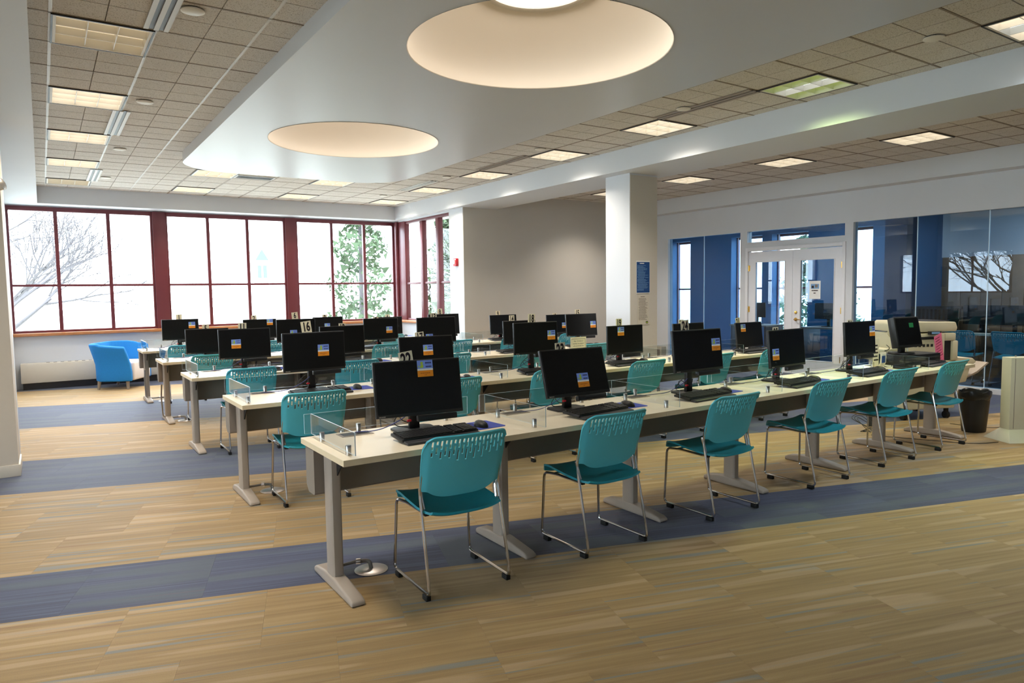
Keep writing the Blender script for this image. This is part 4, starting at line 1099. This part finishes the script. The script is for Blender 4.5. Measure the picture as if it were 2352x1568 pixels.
Rp = Matrix.Translation((0.03, 0, 0.0)) @ Matrix.Rotation(math.radians(-15), 4, 'Y')
b = MB(); b.box(-0.14, 0.01, 0, 0.002, 0.0, 0.30, 0, Rp); b.build('sheet', PINK, t)
b = MB(); strokes(b, -0.125, 0.0, 0.04, 0.285, 9, 0, Rp, y=-0.001, gap=0.72, seed=35); b.build('print', mat('dark red print', (150, 40, 80), 0.7), t)

# ---------------- copier
def copier():
    t = thing('photocopier', 'large beige photocopier standing behind the right end of front row', 'photocopier', (8.24, 4.06, 0), math.radians(-24))
    # local: front -y
    b = MB(); b.box(-0.33, 0.33, -0.28, 0.30, 0.12, 0.66); b.build('cabinet', COPY, t, bev=0.015)
    b = MB()
    b.box(-0.33, 0.16, -0.30, 0.30, 0.66, 0.965); b.box(0.16, 0.30, -0.30, 0.30, 0.88, 0.965); b.box(0.26, 0.33, -0.30, 0.30, 0.66, 0.88)
    b.build('upper_body', COPY, t, bev=0.012)
    b = MB(); b.box(0.16, 0.26, -0.27, 0.28, 0.67, 0.88); b.build('output_recess', COPYD, t)
    b = MB(); b.prism([(-0.30, 0.98), (0.33, 0.98), (0.345, 1.02), (0.32, 1.085), (-0.26, 1.10), (-0.30, 1.06)], -0.27, 0.28, 'y'); b.build('document_feeder', COPY, t, bev=0.012)
    b = MB(); b.box(-0.05, 0.30, -0.2, 0.22, 1.09, 1.098); b.build('feeder_tray', DKG, t)
    b = MB(); b.box(-0.06, 0.08, -0.335, -0.30, 0.955, 0.99); b.box(-0.04, 0.06, -0.338, -0.335, 0.962, 0.985, 1); b.build('control_panel', [COPYD, LTX], t)
    b = MB()
    for z in (0.28, 0.45): b.box(-0.30, 0.30, -0.283, -0.28, z, z+0.006)
    b.box(-0.22, 0.05, -0.303, -0.30, 0.90, 0.93)
    for k in range(5): b.box(-0.22+0.05*k, -0.19+0.05*k, -0.303, -0.30, 0.82, 0.85)
    b.build('drawer_seams', COPYD, t)
    b = MB(); b.prism([(0.33, 0.58), (0.58, 0.59), (0.63, 0.63), (0.58, 0.67), (0.33, 0.69)], -0.24, 0.22, 'y'); b.build('output_tray', COPY, t, bev=0.01)
    b = MB(); b.prism([(0.33, 0.38), (0.52, 0.40), (0.57, 0.57), (0.33, 0.56)], -0.22, 0.20, 'y'); b.build('finisher', COPY, t, bev=0.01)
    b = MB(); b.prism([(0.54, 0.44), (0.56, 0.43), (0.72, 0.49), (0.86, 0.60), (0.84, 0.61), (0.70, 0.51)], -0.17, 0.12, 'y'); b.build('side_tray', TAUPE, t, bev=0.004)
    b = MB(); b.box(-0.52, -0.33, -0.2, 0.2, 0.66, 0.80); b.build('bypass_tray', COPY, t, bev=0.015)
    b = MB(); b.tube(fillet([(-0.33, -0.1, 0.90), (-0.40, -0.1, 0.96), (-0.37, -0.1, 1.03), (-0.33, -0.1, 1.03)], 0.03), 0.008, 8); b.build('handle', COPY, t, smooth=True)
    for sx in (-0.27, 0.27):
        for sy in (-0.22, 0.24):
            b = MB(); b.tube([(sx-0.02, sy, 0.04), (sx+0.02, sy, 0.04)], 0.04, 16); b.box(sx-0.015, sx+0.015, sy-0.02, sy+0.02, 0.06, 0.12); b.build('caster', RUB, t)
copier()
# bin, white kiosk cabinet
t = thing('waste_bin', 'black waste bin with a black liner beside the copier', 'waste bin', (7.86, 3.24, 0))
b = MB(); b.lathe([(0.0, 0.0), (0.125, 0.0), (0.13, 0.01), (0.168, 0.41), (0.160, 0.41), (0.122, 0.02), (0, 0.02)], n=28); b.v = [(x, y*0.8, z) for x, y, z in b.v]; b.build('bucket', BLK, t, smooth=True)
b = MB(); prof = []
vs = []; fs = []; n = 40
for i, (r, z) in enumerate([(0.155, 0.33), (0.176, 0.36), (0.176, 0.40), (0.173, 0.42), (0.158, 0.415), (0.14, 0.33)]):
    for k in range(n):
        a = 2*PI*k/n; w = 1+0.018*math.sin(7*a+i)+0.012*math.sin(13*a+2*i); vs.append((r*w*math.cos(a), r*w*0.8*math.sin(a), z+0.008*math.sin(5*a+i)))
for i in range(5):
    for k in range(n): fs.append((i*n+k, i*n+(k+1)%n, (i+1)*n+(k+1)%n, (i+1)*n+k))
b.add(vs, fs); b.build('liner', BAG, t, smooth=True)
t = thing('metal_pedestal', 'thin beige metal pedestal with a flared foot at the right edge', 'pedestal', (7.94, 2.70, 0), math.radians(-30))
b = MB(); b.box(-0.36, 0.36, -0.06, 0.06, 0.10, 0.80); b.build('body', COPY, t, bev=0.006)
b = MB(); b.add([(-0.44, -0.17, 0), (0.44, -0.17, 0), (0.44, 0.17, 0), (-0.44, 0.17, 0), (-0.36, -0.06, 0.11), (0.36, -0.06, 0.11), (0.36, 0.06, 0.11), (-0.36, 0.06, 0.11)], [(0,3,2,1), (4,5,6,7), (0,1,5,4), (1,2,6,5), (2,3,7,6), (3,0,4,7)]); b.build('flared_foot', COPY, t, bev=0.004)
b = MB(); b.box(-0.32, -0.316, -0.062, -0.06, 0.12, 0.79); b.build('panel_seam', TAUPED, t)
b = MB(); b.tube([(-0.27, 0, 0.80), (-0.27, 0, 0.815)], 0.008, 8); b.build('lock', STEEL, t)
cablething('power_cable', 'black power cable looping down behind the waste bin', [(7.99, 3.02, 0.40), (7.96, 3.0, 0.36), (8.03, 3.03, 0.2), (8.05, 3.06, 0.05), (8.1, 3.3, 0.006), (8.05, 3.55, 0.006)])
cablething('power_cable', 'thin black cable lying on carpet between last chair and cabinet', [(7.46, 2.86, 0.004), (7.2, 3.0, 0.004), (6.95, 3.5, 0.004), (6.85, 3.75, 0.004)])
t = thing('floor_outlet', 'black floor box with orange socket behind the front row', 'floor outlet', (7.35, 3.98, 0), 0.2)
b = MB(); b.box(-0.07, 0.07, -0.05, 0.05, 0, 0.14); b.build('housing', DKG, t, bev=0.005)
b = MB(); b.box(-0.035, 0.035, -0.053, -0.05, 0.04, 0.11); b.build('socket_frame', STO, t); b = MB(); b.box(-0.025, 0.025, -0.056, -0.053, 0.05, 0.10); b.build('socket_face', WHT, t)
pp = []
for k in range(3): pp += [(7.15+0.05*k, 3.92, 0.006), (6.95+0.04*k, 3.82-0.04*k, 0.01), (6.95, 3.95+0.03*k, 0.12), (7.13+0.03*k, 4.02, 0.10+0.02*k), (7.12, 3.85, 0.006), (6.92+0.05*k, 3.90, 0.006)]
cablething('cable_coil', 'tangled coil of black cable on the floor near the orange socket', pp)

# ---------------- study room furniture
t = thing('study_table', 'long pale table behind the glass at the right edge', 'table', (12.9, 5.4, 0), 0)
t.location = (12.62, 3.9, 0)
b = MB(); b.box(-0.65, -0.10, -2.6, 1.45, 0.705, 0.735); b.build('tabletop', TOPM, t)
for y in (-2.4, -0.5, 1.35): b = MB(); b.box(-0.45, -0.40, y-0.03, y+0.03, 0, 0.705); b.box(-0.7, -0.15, y-0.03, y+0.03, 0, 0.04); b.build('leg', TAUPE, t)
for k, (x, y, a) in enumerate([(12.0, 5.05, 2), (12.0, 4.35, -6), (12.0, 3.75, 3)]):
    dup(CP, (x-0.34, y-0.05, 0), -PI/2+math.radians(a), 'teal chair behind the glass wall, %s of the three at right' % ('leftmost', 'middle', 'rightmost')[k])
for k, (x, y) in enumerate([(12.3, 5.0), (12.3, 4.55)]):
    t = thing('monitor', 'dark monitor behind the glass wall, %s of two' % ('left', 'right')[k], 'monitor', (x, y, TH), -PI/2+(0.0 if k == 0 else 0.25))
    c = link('display', ME_case, t); c.location = (0, -0.06, 0.28); b = MB(); b.box(-0.03, 0.03, 0, 0.03, 0.0, 0.25); b.build('stand_neck', BLK, t); link('stand_base', ME_base, t)
for k in range(4):
    t = thing('wall_cabinet', 'tall brown wood cabinet behind the glass, %s from the left' % NTH[k], 'cabinet', (12.8, 5.45-0.6*k, 0), -PI/2, 'tall wood cabinets')
    b = MB(); b.box(-0.298, 0.298, -0.20, 0.20, 0, 1.95); b.build('carcass', WOODC, t)
    for s_ in (-1, 1):
        x0, x1 = sorted((s_*0.004, s_*0.294)); b = MB(); b.box(x0, x1, -0.222, -0.202, 0.05, 1.93); d = b.build('cabinet_door', WOODC, t, bev=0.003)
        b = MB(); b.tube([(s_*0.05-0.02, -0.232, 1.12), (s_*0.05+0.02, -0.232, 1.12)], 0.006, 8); b.build('knob', STEEL, d)
t = thing('black_cart', 'black perforated cart behind the glass, left of the wood cabinets', 'cart', (12.25, 5.66, 0), -PI/2)
b = MB()
for k in range(9): b.box(-0.28+0.062*k, -0.25+0.062*k, -0.2, 0.2, 0.10, 1.10)
b.box(-0.31, 0.31, -0.21, 0.21, 1.10, 1.14); b.box(-0.31, 0.31, -0.21, 0.21, 0.06, 0.10)
for z in (0.3, 0.5, 0.7, 0.9): b.box(-0.28, 0.28, -0.2, 0.2, z, z+0.03)
b.build('rack', BLK, t)
for sx in (-0.26, 0.26): b = MB(); b.tube([(sx, 0.1, 0.03), (sx+0.03, 0.1, 0.03)], 0.03, 12); b.tube([(sx, -0.1, 0.03), (sx+0.03, -0.1, 0.03)], 0.03, 12); b.build('caster', RUB, t)
for k, (x, y, w) in enumerate([(12.3, 9.2, 0.9), (12.3, 7.6, 0.8)]):
    t = thing('study_desk', 'dark desk with monitor behind the glass doors, %s' % ('left', 'right')[k], 'desk', (x, y, 0), -PI/2)
    b = MB(); b.box(-w/2, w/2, -0.3, 0.3, 0.70, 0.73); b.build('desk_top', TAUPED, t)
    for sx in (-1, 1): b = MB(); b.box(sx*(w/2-0.04)-0.02, sx*(w/2-0.04)+0.02, -0.28, 0.28, 0, 0.70); b.build('leg', DKG, t)
    t2 = thing('monitor', 'dark monitor on a desk behind the glass doors, %s' % ('left', 'right')[k], 'monitor', (x, y, 0.73), -PI/2)
    c = link('display', ME_case, t2); c.location = (0, -0.05, 0.30); b = MB(); b.box(-0.03, 0.03, 0, 0.03, 0.0, 0.25); b.build('stand_neck', BLK, t2); link('stand_base', ME_base, t2)

for k, y in enumerate((3.6, 7.4)):  # lamps added to brighten the dim study room and its cabinets
    t = thing('ceiling_light', 'added ceiling light to brighten the room behind the glass wall, %s' % ('nearer', 'farther')[k], 'ceiling light', (11.8, y, 2.84))
    b = MB(); b.box(-0.28, 0.28, -0.28, 0.28, -0.01, 0.008); b.build('lamp_panel', GLOWD, t)
    b = MB(); b.box(-0.30, 0.30, -0.30, -0.28, -0.014, 0.008); b.box(-0.30, 0.30, 0.28, 0.30, -0.014, 0.008); b.box(-0.30, -0.28, -0.28, 0.28, -0.014, 0.008); b.box(0.28, 0.30, -0.28, 0.28, -0.014, 0.008); b.build('frame', HOUS, t)
    la = bpy.data.lights.new('lamp', 'AREA'); la.shape = 'SQUARE'; la.size = 0.5; la.energy = 60; la.color = (1, .92, .82)
    lo = bpy.data.objects.new('lamp', la); COL.objects.link(lo); lo.parent = t; lo.location = (0, 0, -0.02)
# ================================================================== OUTSIDE
struct(sbox('ground', SNOW, -60, 90, 14.4, 120, -0.6, -0.5)); struct(sbox('ground_left', SNOW, -60, -6.6, -30, 14.4, -0.6, -0.5)); struct(sbox('ground_front', SNOW, -6.6, 13.6, -30, -4.5, -0.6, -0.5)); struct(sbox('ground_right', SNOW, 13.6, 90, -30, 14.4, -0.6, -0.5))
def bare_tree(name, label, loc, h, seed, spread=1.0):
    rr = random.Random(seed); t = thing(name, label, 'tree', loc)
    trunk = MB(); br = MB()
    trunk.tube([(0, 0, 0), (0.05, 0, h*0.15), (0.0, 0.05, h*0.3)], [0.16, 0.12, 0.10], 8); trunk.build('trunk', BARK, t, smooth=True)
    def grow(p, d, L, r, dep):
        q = p+d*L; mid = (p+q)/2+Vector((rr.uniform(-1, 1), rr.uniform(-1, 1), rr.uniform(-1, 1)))*L*0.06
        br.tube([p, mid, q], [r, r*0.8, r*0.6], 4, cap=False)
        if dep == 0: return
        for _ in range(rr.choice((3, 3, 4))):
            nd = (d+Vector((rr.uniform(-1, 1), rr.uniform(-1, 1), rr.uniform(-0.6, 0.8)))*0.75*spread).normalized()
            grow(p+(q-p)*rr.uniform(0.5, 1.0), nd, L*rr.uniform(0.6, 0.85), r*0.58, dep-1)
    for k in range(7):
        a = 2*PI*k/7+rr.random(); grow(Vector((0, 0.05, h*rr.uniform(0.12, 0.3))), Vector((math.cos(a)*0.8, math.sin(a)*0.8, 0.7)).normalized(), h*0.25, 0.05, 5)
    o = br.build('branches', BARK, t); o['kind'] = 'stuff'
bare_tree('bare_tree', 'bare winter tree seen through the leftmost window panes', (-1.0, 20.0, -0.5), 6.4, 3)
bare_tree('bare_tree', 'leafless tree seen through the right corner window', (13.5, 23.5, -0.5), 5.5, 8)
bare_tree('bare_tree', 'leafless tree outside the high left wall windows', (-4.2, 9.6, -0.5), 6.0, 12)
def evergreen(label, loc, h, w, seed):
    rr = random.Random(seed); t = thing('evergreen_tree', label, 'tree', loc)
    b = MB(); b.tube([(0, 0, 0), (0, 0, h*0.9)], [0.12, 0.03], 8); b.build('trunk', BARK, t)
    b = MB()
    for _ in range(2600):
        z = rr.uniform(0.08, 1.0); R_ = w*(1-z*0.75)*(0.55+0.45*math.sin(z*17+seed)**2); a = rr.uniform(0, 2*PI); r = R_*math.sqrt(rr.uniform(0.15, 1)); p = Vector((r*math.cos(a), r*math.sin(a), z*h+rr.uniform(-0.1, 0.1)))
        s_ = rr.uniform(0.05, 0.13); d1_ = Vector((rr.uniform(-1, 1), rr.uniform(-1, 1), rr.uniform(-1, 1)))*s_; d2_ = Vector((rr.uniform(-1, 1), rr.uniform(-1, 1), rr.uniform(-1, 1)))*s_
        b.add([p-d1_, p+d1_, p+d2_*1.5], [(0, 1, 2)])
    me = bpy.data.meshes.new('foliage'); me.from_pydata(b.v, [], b.f); me.materials.append(LEAF); o = link('foliage', me, t); o['kind'] = 'stuff'
evergreen('evergreen tree outside the window corner', (8.2, 20.5, -0.5), 6.5, 1.5, 2)
evergreen('evergreen outside the corner side window', (9.6, 17.6, -0.5), 4.5, 1.0, 5)
evergreen('evergreen seen through the glass door', (21.0, 13.5, -0.5), 3.6, 2.0, 7)
t = thing('house', 'distant pale tower house with steep slate roof seen through the middle window', 'house', (10.4, 41.0, -0.5))
b = MB(); b.box(-0.32, 0.32, -0.3, 0.3, 0, 3.9); b.build('walls', mat('pale render', (222, 224, 226), 0.8), t); b = MB(); b.prism([(-0.36, 3.9), (0.36, 3.9), (0, 4.5)], -0.36, 0.36, 'y'); b.build('roof', ROOFM, t)
b = MB(); b.box(-0.25, -0.05, -0.32, -0.3, 2.9, 3.6); b.box(0.05, 0.25, -0.32, -0.3, 2.9, 3.6); b.build('window', ROOFM, t)
